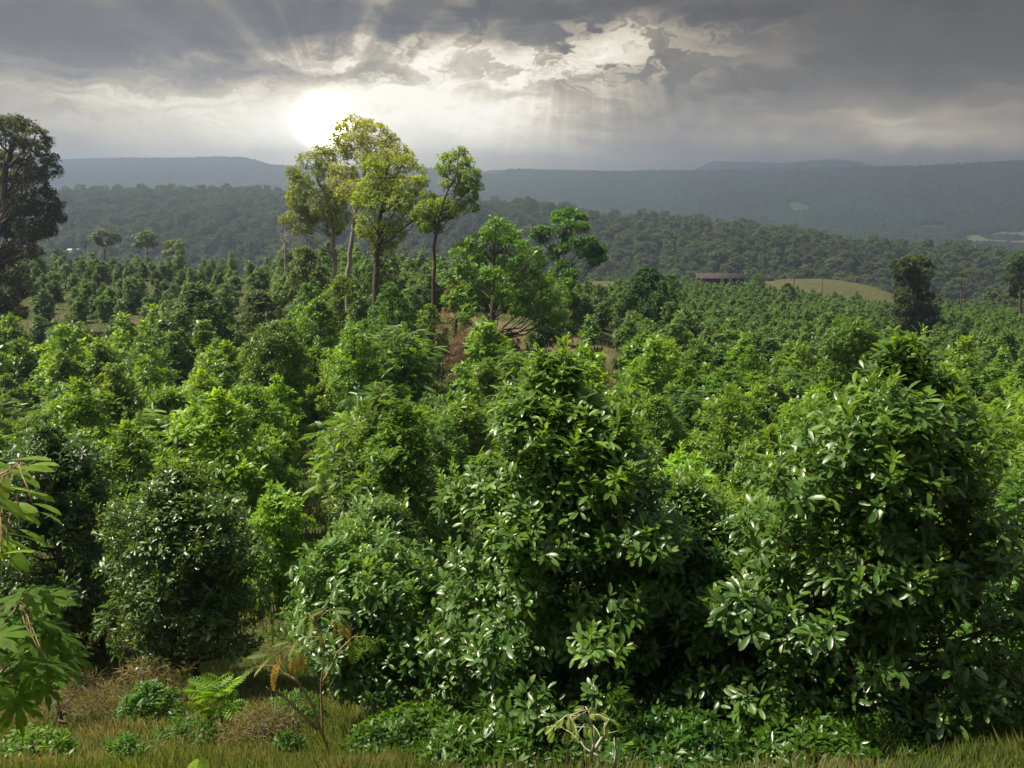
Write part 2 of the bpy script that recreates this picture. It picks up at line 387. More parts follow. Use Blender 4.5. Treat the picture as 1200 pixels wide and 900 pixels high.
def bush(name, label, px, D, wpx, top, mat, L=.3, W=.45, seed=1, cat='bush', group=None, color=(1, 1, 1), dens=1.0, n=40, base=None, tpl=LM, k=6, rows=None, tmat=None, squash=.8, low=.06):
    """rounded irregular bush standing on the ground at column px, distance D, top at picture row `top`"""
    rng = np.random.RandomState(seed); g = np.array(onray(px, D)); s = proj(g)[2]/FPX
    H = max(.4, (pt(px, top, D)[2]-g[2])); Rr = wpx*s/2
    cs = []; rs = []
    for i in range(n):
        u = (i+.5)/n; ph = i*2.39996; z = H*(low+(.94-low)*u); rr = Rr*math.sqrt(max(.02, 1-abs(2*u**.8-.75)**2.2/1.6))*rng.uniform(.6, 1)
        r = min(Rr, H)*rng.uniform(.2, .34); cs.append([max(0, rr-r*.6)*math.cos(ph), max(0, rr-r*.6)*math.sin(ph), z-r*.5]); rs.append(r)
    cs = np.array(cs); rs = np.array(rs)
    P, A = clump_shoots(cs, rs, squash, [max(8, int(dens*70*(r/1.0)**2/(L/.3)**2)) for r in rs], rng, np.array([0, 0, H*.4]))
    P[:, 2] = np.maximum(P[:, 2], .05)
    tone = np.clip(fbm(P[:, 0]*.9+9, P[:, 1]*.9+P[:, 2]+9, 2)+rng.normal(0, .18, len(P)), 0, 1)
    cm = TM(); rosettes(cm, P, A, k, L, W, tpl, rng, tone=tone, young=(rng.rand(len(P)) < .15)*.7)
    tm = TM(); r0 = .03+H*.018
    tm.tube([(0, 0, -.4), (.03*H, 0, H*.3), (0, .03*H, H*.8)], [r0*1.4, r0, r0*.3], 7)
    for c in cs[::3]: limb(tm, (0, 0, max(.1, c[2]*.45)), c, r0*.4, .01, rng, .04, 4, 3)
    return put_tree(name, tm, cm, tmat or M['bark'], mat, tuple(g), label, cat, group, color=color, cname='foliage')

# ================================================================== GROUND
def grid_mesh(name, X, Y, Z, mat, attrs, smooth=True):
    r, c = X.shape; V = np.stack([X, Y, Z], -1).reshape(-1, 3).astype(np.float32)
    i = np.arange(r-1)[:, None]*c+np.arange(c-1)[None]; F = np.stack([i, i+1, i+c+1, i+c], -1).reshape(-1, 4).astype(np.int32)
    me = bpy.data.meshes.new(name); me.vertices.add(len(V)); me.loops.add(F.size); me.polygons.add(len(F))
    me.vertices.foreach_set('co', V.ravel()); me.loops.foreach_set('vertex_index', F.ravel())
    me.polygons.foreach_set('loop_start', (np.arange(len(F))*4).astype(np.int32)); me.polygons.foreach_set('use_smooth', np.full(len(F), smooth))
    for k, a in attrs.items():
        at = me.attributes.new(k, 'FLOAT', 'POINT'); at.data.foreach_set('value', a.reshape(-1).astype(np.float32))
    me.materials.append(mat); me.update()
    o = bpy.data.objects.new(name, me); C.objects.link(o); return o

# pasture clearings far away: centre x, y, radii, (0 tan .. 1 green)
def far_at(px, row, z=-104.): k = elev(row); y = z/k; return (px-600)/FPX*(y*CP-z*SP), y
FIELDS = []
for px, row, rx, ry, g in [(1205, 286, 95, 120, 0.0), (1265, 284, 110, 160, .1), (934, 269, 26, 34, 1.0), (1090, 277, 40, 22, .3), (560, 262, 70, 60, .7)]:
    FIELDS.append((*far_at(px, row), rx, ry, g))
def field_mask(x, y):
    m = np.zeros_like(x); g = np.zeros_like(x)
    w = (fbm(x*.02, y*.02, 4)-.5)*1.5
    for fx, fy, rx, ry, gg in FIELDS:
        q = sstep(1.15, .85, np.sqrt(((x-fx)/rx)**2+((y-fy)/ry)**2)+w); g = np.where(q > m, gg, g); m = np.maximum(m, q)
    return m, g
def knoll(x, y): return np.maximum(sstep(1.25, .95, np.sqrt(((x-110)/46)**2+((y-294)/40)**2)), sstep(1.2, .9, np.sqrt(((x-24)/40)**2+((y-258)/22)**2)))
def groundmat():
    mat = bpy.data.materials.new('hill_ground'); nt = nodes(mat); L = nt.links.new
    geo = nn(nt, 'ShaderNodeNewGeometry')
    def noise(s, d=6):
        n = nn(nt, 'ShaderNodeTexNoise'); n.inputs['Scale'].default_value = s; n.inputs['Detail'].default_value = d; L(geo.outputs['Position'], n.inputs['Vector']); return n.outputs[0]
    def ramp(v, a, b):
        m = nn(nt, 'ShaderNodeMapRange'); m.inputs[1].default_value = a; m.inputs[2].default_value = b; L(v, m.inputs[0]); return m.outputs[0]
    n1, n2, n3 = noise(.35), noise(2.3), noise(14)
    c = mixc(nt, ramp(n1, .44, .66), (.040, .065, .018), (.11, .090, .042))
    c = mixc(nt, ramp(n2, .52, .75), c, (.15, .13, .06))
    c = mixc(nt, ramp(n3, .3, .75), c, mixc(nt, .5, c, (.03, .028, .012)))
    def at(n): a = nn(nt, 'ShaderNodeAttribute', attribute_name=n); return a.outputs['Fac']
    tan = mixc(nt, ramp(noise(.02), .4, .6), (.17, .155, .085), (.22, .17, .11)); gr = mixc(nt, n1, (.06, .10, .03), (.08, .12, .035))
    olive = mixc(nt, ramp(noise(.09), .35, .65), (.070, .075, .032), (.10, .085, .042)); olive = mixc(nt, ramp(noise(.5), .4, .62), olive, (.055, .06, .022)); olive = mixc(nt, ramp(n2, .4, .6), olive, (.07, .075, .03))
    fld = mixc(nt, at('fgreen'), tan, gr)
    c = mixc(nt, at('soil'), c, mixc(nt, ramp(n2, .35, .65), (.17, .115, .07), (.11, .10, .045)))
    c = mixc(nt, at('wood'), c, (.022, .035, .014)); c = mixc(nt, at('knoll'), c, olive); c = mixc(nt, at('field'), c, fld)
    pr = nn(nt, 'ShaderNodeBsdfPrincipled'); L(c, pr.inputs['Base Color']); pr.inputs['Roughness'].default_value = .95; pr.inputs['Specular IOR Level'].default_value = .15
    bp = nn(nt, 'ShaderNodeBump'); bp.inputs['Strength'].default_value = .6; bp.inputs['Distance'].default_value = .08; L(n2, bp.inputs['Height']); L(bp.outputs[0], pr.inputs['Normal'])
    out = nn(nt, 'ShaderNodeOutputMaterial'); L(pr.outputs[0], out.inputs['Surface']); return mat
GM = groundmat()
def soilmask(x, y):
    pxx = 600+x/np.maximum(y, 4)*FPX*CP
    m = sstep(70, 80, y)*sstep(122, 112, y)*sstep(40, 90, pxx)*sstep(330, 250, pxx)*sstep(.42, .55, fbm(x*.11+3, y*.05, 3))
    m = np.maximum(m, sstep(12, 13.5, y)*sstep(22, 19, y)*sstep(.52, .6, fbm(x*.5, y*.5, 3)))
    return np.maximum(m, sstep(.47, .56, fbm(x*.16+40, y*.07, 3))*sstep(58, 62, y)*sstep(106, 96, y)*sstep(500, 520, pxx)*sstep(730, 700, pxx))
tt = np.linspace(-1.15, 1.15, 520); yy = np.concatenate([np.linspace(-30, 10, 60)[:-1], 10*np.geomspace(1, 372, 600)])
Tg, Yg = np.meshgrid(tt, yy); Xg = Tg*(np.maximum(Yg, 0)+12)
Zg = height(Xg, Yg); fm, fg = field_mask(Xg, Yg); kn = knoll(Xg, Yg)
g = grid_mesh('ground', Xg, Yg, Zg, GM, dict(field=fm, fgreen=fg, knoll=kn, soil=soilmask(Xg, Yg), wood=np.maximum(sstep(150, 260, Yg)*(1-kn)*(1-fm), sstep(-1.35, -.8, Xg)*sstep(5.2, 4.6, Xg)*sstep(17, 13, Yg)*sstep(5, 6, Yg)*.9)))  # dark floor colour in far woods and in a strip along the foreground trees
tag(g, kind='structure')

# wooded far ridges: crown-by-crown relief
def domes(x, y, s):
    u, v = x/s, y/s; iu, iv = np.floor(u).astype(int), np.floor(v).astype(int); best = np.full(x.shape, 9.); tone = np.zeros(x.shape)
    for a in (-1, 0, 1):
        for b in (-1, 0, 1):
            jx, jy = _perm[(iu+a) & 255, (iv+b) & 255], _perm[(iv+b+77) & 255, (iu+a+31) & 255]
            sz = .75+.5*_perm[(iu+a+9) & 255, (iv+b+5) & 255]
            d = np.hypot(u-(iu+a+jx), v-(iv+b+jy))/sz; k = d < best; tone = np.where(k, jx*.5+jy*.5, tone); best = np.minimum(d, best)
    return np.clip(1-(best/1.05)**2, 0, 1), tone, best
def canopymat():
    mat = bpy.data.materials.new('distant_canopy'); nt = nodes(mat); L = nt.links.new
    a = nn(nt, 'ShaderNodeAttribute', attribute_name='tone'); geo = nn(nt, 'ShaderNodeNewGeometry')
    n = nn(nt, 'ShaderNodeTexNoise'); n.inputs['Scale'].default_value = .35; n.inputs['Detail'].default_value = 5; L(geo.outputs['Position'], n.inputs['Vector'])
    c = mixc(nt, a.outputs['Fac'], (.016, .032, .014), (.050, .068, .026)); c = mixc(nt, mth(nt, 'MULTIPLY', n.outputs[0], .5), c, (.02, .03, .012))
    pr = nn(nt, 'ShaderNodeBsdfPrincipled'); L(c, pr.inputs['Base Color']); pr.inputs['Roughness'].default_value = .9; pr.inputs['Specular IOR Level'].default_value = .1
    out = nn(nt, 'ShaderNodeOutputMaterial'); L(pr.outputs[0], out.inputs['Surface']); return mat
CM = canopymat()
def canopy(name, y0, y1, ny, nt_, s, h, tmax=.78):
    T, Y = np.meshgrid(np.linspace(-tmax, tmax, nt_), np.linspace(y0, y1, ny)); X = T*Y
    d, tone, b = domes(X, Y, s); d2, t2, _ = domes(X+31, Y+57, s*.37)
    m, _g = field_mask(X, Y); size = .6+.8*fbm(X*.01, Y*.01, 3); emer = (t2 > .86)*d2*.5
    Z = height(X, Y)+(h*d*size+h*.18*d2*d+h*emer+(fbm(X*.15, Y*.15, 2)-.5)*2.0)*(1-m)-4*m
    o = grid_mesh(name, X, Y, Z, CM, dict(tone=np.clip(tone*.7+fbm(X*.02, Y*.02, 3)*.5-.1, 0, 1)), smooth=False); return o
tag(canopy('rainforest', 1120, 2480, 420, 1100, 14, 7.5), 'hazy blue green rainforest covering the broad far ridge and the plain below it', 'forest', kind='stuff')
tag(canopy('forest', 3150, 3560, 60, 700, 20, 9, .62), 'faint blue wooded hills peeping over the far ridge', 'forest', kind='stuff')

# ================================================================== INSTANCING for uncountable masses
def scatter(name, protos, P, rz, sc, ix, label, cat):
    col = bpy.data.collections.new(name+'_kinds')
    for p in protos: col.objects.link(p)
    me = bpy.data.meshes.new(name); n = len(P); me.vertices.add(n); me.vertices.foreach_set('co', P.astype(np.float32).ravel())
    for k, a, ty in (('rz', rz, 'FLOAT'), ('sc', sc, 'FLOAT'), ('ix', ix, 'INT')):
        at = me.attributes.new(k, ty, 'POINT'); at.data.foreach_set('value', a.astype(np.int32 if ty == 'INT' else np.float32))
    o = bpy.data.objects.new(name, me); C.objects.link(o); tag(o, label, cat, kind='stuff')
    ng = bpy.data.node_groups.new(name, 'GeometryNodeTree'); ng.interface.new_socket('Geometry', in_out='INPUT', socket_type='NodeSocketGeometry')
    ng.interface.new_socket('Geometry', in_out='OUTPUT', socket_type='NodeSocketGeometry'); N = ng.nodes; L = ng.links.new
    gi, go = N.new('NodeGroupInput'), N.new('NodeGroupOutput'); ip = N.new('GeometryNodeInstanceOnPoints')
    ci = N.new('GeometryNodeCollectionInfo'); ci.inputs[0].default_value = col; ci.inputs['Separate Children'].default_value = True; ci.inputs['Reset Children'].default_value = True
    def at(nm, ty):
        a = N.new('GeometryNodeInputNamedAttribute'); a.data_type = ty; a.inputs[0].default_value = nm; return a.outputs[0]
    cx = N.new('ShaderNodeCombineXYZ'); L(at('rz', 'FLOAT'), cx.inputs[2]); er = N.new('FunctionNodeEulerToRotation'); L(cx.outputs[0], er.inputs[0])
    L(gi.outputs[0], ip.inputs['Points']); L(ci.outputs[0], ip.inputs['Instance']); ip.inputs['Pick Instance'].default_value = True
    L(at('ix', 'INT'), ip.inputs['Instance Index']); L(er.outputs[0], ip.inputs['Rotation']); L(at('sc', 'FLOAT'), ip.inputs['Scale']); L(ip.outputs[0], go.inputs[0])
    md = o.modifiers.new('scatter', 'NODES'); md.node_group = ng; return o
def joined(tm, cm, tmat, cmat, name):
    """one object holding trunk and crown meshes, for masses only"""
    a, b = TM(), TM(); V = np.vstack(tm.V+cm.V); nt_ = sum(len(v) for v in tm.V)
    F = np.vstack(tm.F+[f+nt_ for f in cm.F]); o = TM(); o.add(V, F, np.concatenate(tm.t+cm.t), np.concatenate(tm.y+cm.y))
    me = o.mesh(name, tmat); me.materials.append(cmat); mi = np.ones(len(F), np.int32); mi[:sum(len(f) for f in tm.F)] = 0
    me.polygons.foreach_set('material_index', mi); return bpy.data.objects.new(name, me)

# valley and middle ridge forest
fprot = []
for i in range(8):
    rng = np.random.RandomState(50+i); H = rng.uniform(11, 17); Rr = rng.uniform(4.5, 7); cm, tm = TM(), TM()
    nc = 16; cs = []; rs = []
    for k in range(nc):
        u = k/nc; ph = k*2.4; rr = Rr*math.sqrt(1-u*.85)*rng.uniform(.55, 1); cs.append([rr*math.cos(ph), rr*math.sin(ph), H*(.42+.52*u)+rng.normal(0, .7)]); rs.append(rng.uniform(1.5, 2.6))
    cs = np.array(cs); P, A = clump_shoots(cs, rs, .62, [34]*nc, rng, np.array([0, 0, H*.5]))
    rosettes(cm, P, A, 3, 1.25, .6, LF, rng)
    tm.tube([(0, 0, -3), (0, 0, H*.5), (.5, 0, H*.85)], [.45, .3, .1], 5)
    for c in cs[::3]: limb(tm, (0, 0, H*.35), c, .18, .05, rng, .05, 4, 2)
    fprot.append(joined(tm, cm, M['bark'], M['forest'], 'forest_tree'))
pts = []
for y0, y1, sp in ((215, 480, 8.5), (480, 1150, 9.5)):
    ys = np.arange(y0, y1, sp)
    for y in ys:
        xs = np.arange(-.78*y, .78*y, sp); q = np.stack([xs+R.uniform(-3.4, 3.4, len(xs)), y+R.uniform(-3.4, 3.4, len(xs))], 1); pts.append(q)
pts = np.vstack(pts); x, y = pts.T
yc = np.interp(600+x/y*FPX*CP, [-100, 600, 1200], [880, 760, 590])
gap = (fbm(x*.011+3, y*.011, 3) > .60) & (x/y < .0) & (y < 700)
keep = (y < yc+230) & (knoll(x, y) < .05) & (~gap | (R.rand(len(x)) < .25)) & (R.rand(len(x)) < np.where(y < 300, .5, .95))
cp_ = hit(88, 300, 140); keep &= ~((np.abs(x-cp_[0]) < 12) & (y < cp_[1]+5) & (y > cp_[1]-70))
tooclose = (y < 262) & (x/y > -.05); keep &= ~tooclose
keep &= ~((np.hypot((x-108)/62, (y-292)/56) < 1)) & ~((np.abs(x-24) < 42) & (y < 330) & (y > 225))
x, y = x[keep], y[keep]; sc = R.uniform(.55, 1.15, len(x))*np.where(y < 420, .72, 1)
P = np.stack([x, y, height(x, y)-.3], 1)
scatter('woodland', fprot, P, R.rand(len(x))*6.28, sc, R.randint(0, 8, len(x)), 'grey green woodland filling the valley and the middle ridge', 'woodland')
print('forest', len(x), round(time.time()-T0, 1))

# ================================================================== NEAR PLANTATION TREES
BK = (M['bark'],)
LAND = []                                   # landmarks for labels: (words, px, row)
def near(px, D, kw, label, mat, rz=0, color=(1, 1, 1), short=None, group='glossy plantation trees at the front'):
    g = onray(px, D); tm, cm = broadleaf(**kw)
    e = put_tree('plantation_tree', tm, cm, M['bark'], M[mat], g, label, 'tree', group, rz, color)
    if short:
        p = proj((g[0], g[1], g[2]+kw['H']*.55)); LAND.append((short, p[0], p[1]))
    return e
near(652, 10.7, dict(H=5.75, Rr=2.35, base=.85, seed=3, nclump=122, per=42, k=8, L=0.159, W=0.35, tpl=LN, mat=0, youngtop=.9, top=.95, peak=.30), 'largest glossy tree, in the centre foreground with bright upright top shoots', 'glossy', short='the big centre tree')
near(795, 11.6, dict(H=4.1, Rr=1.55, base=.5, seed=8, nclump=72, per=44, k=8, L=0.164, W=0.26, tpl=LN, mat=0, youngtop=.5), 'narrow-leaved green tree pressed against the right side of the centre tree', 'glossy', color=(1.1, 1.1, .9))
near(1002, 9.9, dict(H=5.5, Rr=2.35, base=.55, seed=14, nclump=118, per=40, k=7, L=0.169, W=0.35, tpl=LN, mat=0, youngtop=.7, top=.95, peak=.26, off=(.1, 0)), 'large pyramid tree at the right with shiny leaves and a yellow red shoot on top', 'glossy', short='the large right tree')
near(905, 11.6, dict(H=3.9, Rr=1.4, base=.4, seed=21, nclump=66, per=34, k=8, L=0.153, W=0.35, tpl=LN, mat=0, youngtop=.7), 'yellowish green leafy tree filling the gap left of the large right tree', 'glossy', color=(1.25, 1.2, .9))
near(232, 15.4, dict(H=4.9, Rr=1.55, base=1.15, seed=33, nclump=99, per=34, k=7, L=0.141, W=0.35, tpl=LN, mat=0, youngtop=.3, top=2.2, peak=.4), 'dark rounded tree with a bare short trunk above the left grass patch', 'glossy', color=(.8, .85, .85), short='the dark tree at lower left')
near(88, 17.2, dict(H=5.6, Rr=1.5, base=.5, seed=37, nclump=99, per=34, k=7, L=0.141, W=0.35, tpl=LN, mat=0, youngtop=.2, top=2.4, peak=.4), 'dark tall tree behind the lobed leaves at the left edge', 'glossy', color=(.75, .8, .85), short='the dark tree at the left edge')
near(442, 11.6, dict(H=3.2, Rr=1.5, base=1.05, seed=41, nclump=82, per=31, k=7, L=0.141, W=0.35, tpl=LN, mat=0, youngtop=.3, top=1.9), 'low dark glossy tree on a thin trunk behind the spindly shrub', 'glossy', color=(.8, .9, .85), short='the low dark tree behind the spindly shrub')
near(455, 15.6, dict(H=4.3, Rr=1.6, base=.5, seed=43, nclump=85, per=31, k=7, L=0.155, W=0.35, tpl=LN, mat=0, youngtop=.5, top=1.7), 'mid green glossy tree left of and behind the big centre tree', 'glossy', short='the glossy tree left of the centre tree')
near(1180, 12.8, dict(H=4.6, Rr=1.7, base=.5, seed=47, nclump=75, per=34, k=7, L=0.159, W=0.35, tpl=LN, mat=0, youngtop=.4), 'glossy tree cut by the right edge behind the large right tree', 'glossy', color=(.95, 1, .85))
near(565, 14.0, dict(H=2.6, Rr=1.2, base=.3, seed=51, nclump=56, per=29, k=7, L=0.141, W=0.35, tpl=LN, mat=0, youngtop=.4), 'small bushy tree in shade at the foot of the centre tree', 'glossy')
print('near', round(time.time()-T0, 1))

# ================================================================== TALL AND SPECIAL TREES
def T(label, px, py): LAND.append((label, px, py))
TG = 'tall trees standing above the plantation'
px_tree('tall_tree', 'tall pale-trunked tree, left of the three clustered trees in front of the sun', 80, [(391, 0), (392, 310), (391, 280), (388, 250), (380, 225), (372, 205)],
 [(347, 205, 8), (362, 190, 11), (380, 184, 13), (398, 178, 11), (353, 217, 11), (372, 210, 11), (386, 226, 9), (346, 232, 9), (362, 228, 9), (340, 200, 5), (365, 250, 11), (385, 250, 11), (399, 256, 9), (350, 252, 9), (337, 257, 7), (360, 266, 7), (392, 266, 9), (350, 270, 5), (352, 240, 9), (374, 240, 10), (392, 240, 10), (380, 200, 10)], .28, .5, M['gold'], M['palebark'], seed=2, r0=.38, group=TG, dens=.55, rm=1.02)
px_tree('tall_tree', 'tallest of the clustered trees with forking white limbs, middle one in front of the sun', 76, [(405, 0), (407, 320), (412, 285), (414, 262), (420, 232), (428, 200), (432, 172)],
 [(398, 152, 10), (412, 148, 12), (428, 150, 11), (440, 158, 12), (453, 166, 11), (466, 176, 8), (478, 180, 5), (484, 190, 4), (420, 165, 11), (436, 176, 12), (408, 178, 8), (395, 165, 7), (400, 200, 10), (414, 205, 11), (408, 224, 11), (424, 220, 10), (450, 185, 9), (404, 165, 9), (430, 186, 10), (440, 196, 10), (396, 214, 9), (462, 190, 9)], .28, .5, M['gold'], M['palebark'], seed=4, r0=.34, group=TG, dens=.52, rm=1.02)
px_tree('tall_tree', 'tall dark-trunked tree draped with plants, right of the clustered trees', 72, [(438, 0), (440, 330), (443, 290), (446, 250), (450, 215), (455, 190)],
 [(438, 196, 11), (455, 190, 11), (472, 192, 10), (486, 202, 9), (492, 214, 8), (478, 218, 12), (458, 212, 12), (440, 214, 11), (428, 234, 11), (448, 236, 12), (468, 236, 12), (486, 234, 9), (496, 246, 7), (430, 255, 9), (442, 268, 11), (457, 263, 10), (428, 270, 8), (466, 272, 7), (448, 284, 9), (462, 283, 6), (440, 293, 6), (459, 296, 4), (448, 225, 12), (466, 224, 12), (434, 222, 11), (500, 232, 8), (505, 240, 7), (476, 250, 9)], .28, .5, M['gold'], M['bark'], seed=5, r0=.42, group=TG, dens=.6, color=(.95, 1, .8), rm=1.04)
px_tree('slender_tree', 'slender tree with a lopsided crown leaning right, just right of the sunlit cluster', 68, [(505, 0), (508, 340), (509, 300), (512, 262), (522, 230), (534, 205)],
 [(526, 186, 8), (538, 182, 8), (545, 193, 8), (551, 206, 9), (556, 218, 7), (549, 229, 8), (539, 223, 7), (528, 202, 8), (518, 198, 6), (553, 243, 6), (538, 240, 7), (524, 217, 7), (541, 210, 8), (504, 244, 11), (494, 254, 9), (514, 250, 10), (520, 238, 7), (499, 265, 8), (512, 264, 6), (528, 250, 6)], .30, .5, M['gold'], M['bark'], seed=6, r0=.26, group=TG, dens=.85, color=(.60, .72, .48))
px_tree('broad_tree', 'bright green medium tree with an open layered crown right of centre', 66, [(577, 0), (577, 375), (578, 345), (579, 310), (581, 275)],
 [(582, 264, 10), (594, 269, 7), (572, 272, 7), (560, 284, 11), (545, 290, 10), (577, 284, 11), (597, 284, 11), (538, 299, 8), (611, 289, 8), (603, 275, 6), (565, 303, 11), (589, 303, 11), (611, 305, 9), (625, 297, 8), (548, 318, 11), (534, 330, 9), (574, 323, 12), (600, 323, 12), (621, 318, 10), (633, 308, 6), (545, 343, 11), (565, 343, 12), (590, 345, 12), (615, 343, 12), (637, 330, 9), (650, 343, 9), (641, 354, 9), (661, 349, 7), (528, 353, 8), (553, 362, 9), (540, 372, 6), (628, 365, 9), (654, 368, 8), (648, 377, 5), (606, 362, 8), (662, 330, 6)], .30, .5, M['bright'], M['bark'], seed=7, r0=.42, group=TG, dens=.75, color=(1.15, 1.2, .9))
px_tree('layered_tree', 'dark green tree of stacked flat foliage layers right of the bright green tree', 92, [(654, 0), (655, 320), (654, 300), (660, 280), (668, 258)],
 [(657, 253, 8), (668, 250, 9), (678, 255, 8), (654, 260, 7), (681, 266, 8), (668, 264, 8), (634, 270, 8), (647, 271, 8), (629, 277, 6), (640, 281, 6), (664, 278, 7), (689, 284, 9), (700, 293, 8), (685, 296, 9), (698, 304, 7), (706, 303, 5), (660, 290, 7), (650, 291, 6), (676, 283, 7), (661, 310, 8), (668, 320, 8), (652, 320, 8), (664, 330, 8), (646, 300, 5)], .34, .45, M['bright'], M['bark'], seed=8, r0=.4, group=TG, flat=.5, dens=1.25, color=(.5, .62, .45))
px_tree('giant_tree', 'huge dark tree at the left edge, its trunk hidden by hanging vines', 84, [(-12, 0), (-10, 340), (-5, 280), (5, 230), (12, 180), (20, 150)],
 [(4, 148, 12), (18, 145, 10), (30, 150, 10), (42, 158, 9), (53, 168, 8), (12, 165, 11), (30, 172, 10), (45, 180, 9), (58, 188, 8), (62, 200, 8), (50, 205, 8), (8, 188, 12), (26, 195, 12), (40, 202, 9), (16, 214, 14), (38, 216, 13), (52, 228, 10), (62, 240, 9), (66, 254, 8), (50, 248, 13), (30, 240, 14), (8, 238, 14), (14, 264, 14), (36, 270, 13), (54, 268, 10), (24, 292, 13), (6, 298, 13), (38, 294, 8), (14, 322, 13), (28, 340, 10), (6, 350, 13), (22, 366, 9), (8, 384, 11), (-14, 150, 14), (-30, 175, 15), (-14, 200, 15), (-35, 225, 15), (-14, 255, 15), (-32, 285, 14), (-12, 315, 14), (-25, 350, 13), (-12, 385, 12)], .34, .5, M['olive'], M['bark'], seed=9, r0=.8, group=TG, dens=.95, color=(.72, .72, .55), rm=.95)
px_tree('vine_tree', 'dark flat-topped column of vine-covered foliage behind the large right tree', 138, [(1068, 0), (1070, 385), (1072, 350), (1068, 320)],
 [(1053, 311, 7), (1065, 308, 8), (1079, 308, 8), (1090, 313, 5), (1052, 319, 6), (1086, 321, 6), (1069, 321, 9), (1059, 331, 8), (1077, 333, 9), (1060, 346, 9), (1074, 346, 10), (1087, 348, 6), (1056, 361, 9), (1071, 362, 10), (1088, 364, 9), (1052, 378, 9), (1070, 380, 12), (1091, 379, 10), (1106, 388, 8), (1058, 394, 10), (1080, 396, 12), (1098, 398, 9)], .42, .5, M['dark'], M['bark'], seed=10, r0=.6, group=TG, dens=1.2, color=(.75, .75, .7))
px_tree('edge_tree', 'dark open tree cut off by the right edge above the far plantation', 168, [(1196, 0), (1196, 345), (1197, 315)],
 [(1195, 303, 7), (1206, 300, 8), (1188, 313, 6), (1200, 316, 9), (1212, 312, 9), (1185, 326, 6), (1197, 330, 8), (1210, 330, 9), (1192, 341, 7), (1206, 344, 8), (1220, 322, 9)], .42, .5, M['dark'], M['bark'], seed=12, r0=.5, group=TG, dens=.9)
px_tree('park_tree', 'hazy flat-crowned tree above the left plateau beyond the small trees', 170, [(122, 0), (123, 295), (124, 280)],
 [(114, 277, 5), (122, 273, 6), (131, 276, 6), (137, 281, 4), (118, 283, 4), (128, 284, 4)], .45, .5, M['olive'], M['bark'], seed=13, r0=.25, flat=.5, dens=.9)
for a in [('sparse hazy tree in line with the sun shaft on the valley edge', 175, 172, 268, 26, 300), ('second hazy pale tree right of the flat-crowned one', 190, 205, 277, 22, 304)]:
    cl = [(a[2]+dx*a[4]/2, a[3]+6+dy*9+abs(dx)*5, 5) for dx in (-.7, -.3, .1, .5) for dy in (0, 1)]
    px_tree('park_tree', a[0], a[1], [(a[2], 0), (a[2]+1, 298), (a[2], 280)], cl, .45, .5, M['olive'], M['bark'], seed=a[2], r0=.22, flat=.5, dens=.7, color=(1.2, 1.3, 1))  # leaf colour lightened so haze over these trees is painted in
T('the sunlit tall trees', 425, 200); T('the slender tree', 520, 230); T('the bright green layered tree', 590, 330); T('the dark layered tree', 668, 290)
T('the giant edge tree', 20, 320); T('the vine-covered column', 1070, 360)

bush('dense_tree', 'very dark dense rounded tree at the far edge of the clearing', 756, 96, 78, 309, M['dark'], L=.36, seed=61, cat='tree', color=(1, 1.25, 1), low=.25); T('the dark rounded tree', 755, 340)
bush('dense_tree', 'dark low crown leaning out right of the dark rounded tree', 783, 101, 38, 317, M['dark'], L=.36, seed=62, cat='tree', n=20, color=(1, 1.25, 1), low=.5)
bush('round_tree', 'small bright green round tree by the pasture knoll', 886, 205, 34, 320, M['bright'], L=.5, seed=63, cat='tree', n=26, color=(.6, .7, .6)); T('the small round tree by the knoll', 886, 340)
bush('round_tree', 'small dark olive round tree right of the bright one by the knoll', 921, 190, 32, 331, M['dark'], L=.5, seed=64, cat='tree', n=26)
bush('round_tree', 'pale domed tree beyond the plantation beside the giant edge tree', 71, 150, 34, 289, M['olive'], L=.45, seed=65, cat='tree', n=30, color=(.8, 1.15, 1))
bush('vine_mound', 'dark mound of vines under the pale-trunked tall tree', 362, 84, 66, 283, M['olive'], L=.36, seed=66, color=(.9, 1, .7), low=.1)
bush('vine_mound', 'dark sloping heap of vines beside the dark-trunked tall tree', 446, 92, 54, 299, M['dark'], L=.36, seed=67, n=30, color=(1.3, 1.3, 1), low=.3)
bush('thicket', 'broad dark olive thicket left of the tall trees', 238, 62, 104, 326, M['olive'], L=.30, seed=68, n=64, color=(.75, 1.05, .7)); T('the olive thicket', 238, 375)
bush('thicket', 'olive thicket in shade, right of the broad dark one', 308, 68, 84, 335, M['olive'], L=.30, seed=69, n=50, color=(.75, .95, .7)); T('the second thicket', 308, 372)
bush('glossy_bush', 'rounded glossy tree with light top in front of the tall trees', 378, 56, 66, 342, M['plant'], L=.26, seed=70, cat='tree', n=46, low=.25); T('the rounded glossy tree under the tall cluster', 378, 380)
bush('draped_tree', 'light green tree draped in climbers in front of the dark-trunked tall tree', 462, 58, 76, 326, M['pinnate'], L=.24, seed=71, cat='tree', n=60, color=(.75, .85, .75), dens=.75); T('the draped light green tree', 462, 380)
bush('draped_tree', 'small climber-hung tree left of the draped light green tree', 420, 64, 44, 348, M['olive'], L=.26, seed=72, cat='tree', n=34, color=(.8, 1.1, .8))
bush('vine_mound', 'green leafy mound hiding the feet of the forked middle tall tree', 404, 72, 64, 316, M['plant'], L=.28, seed=171, n=40, color=(.8, .85, .6))
bush('vine_mound', 'leafy green shrub at the foot of the slender tree', 505, 66, 50, 352, M['plant'], L=.26, seed=172, n=34, color=(.9, .95, .7))
bush('dry_bush', 'brownish pink leafless bush beside the slender tree', 546, 63, 54, 385, M['brush'], L=.22, W=.12, seed=73, n=40, dens=1.1)
bush('dry_bush', 'straw coloured bush behind the clearing left of the bright green tree', 533, 84, 40, 322, M['brush'], L=.25, W=.3, seed=74, n=26, color=(1.1, 1.3, .8))
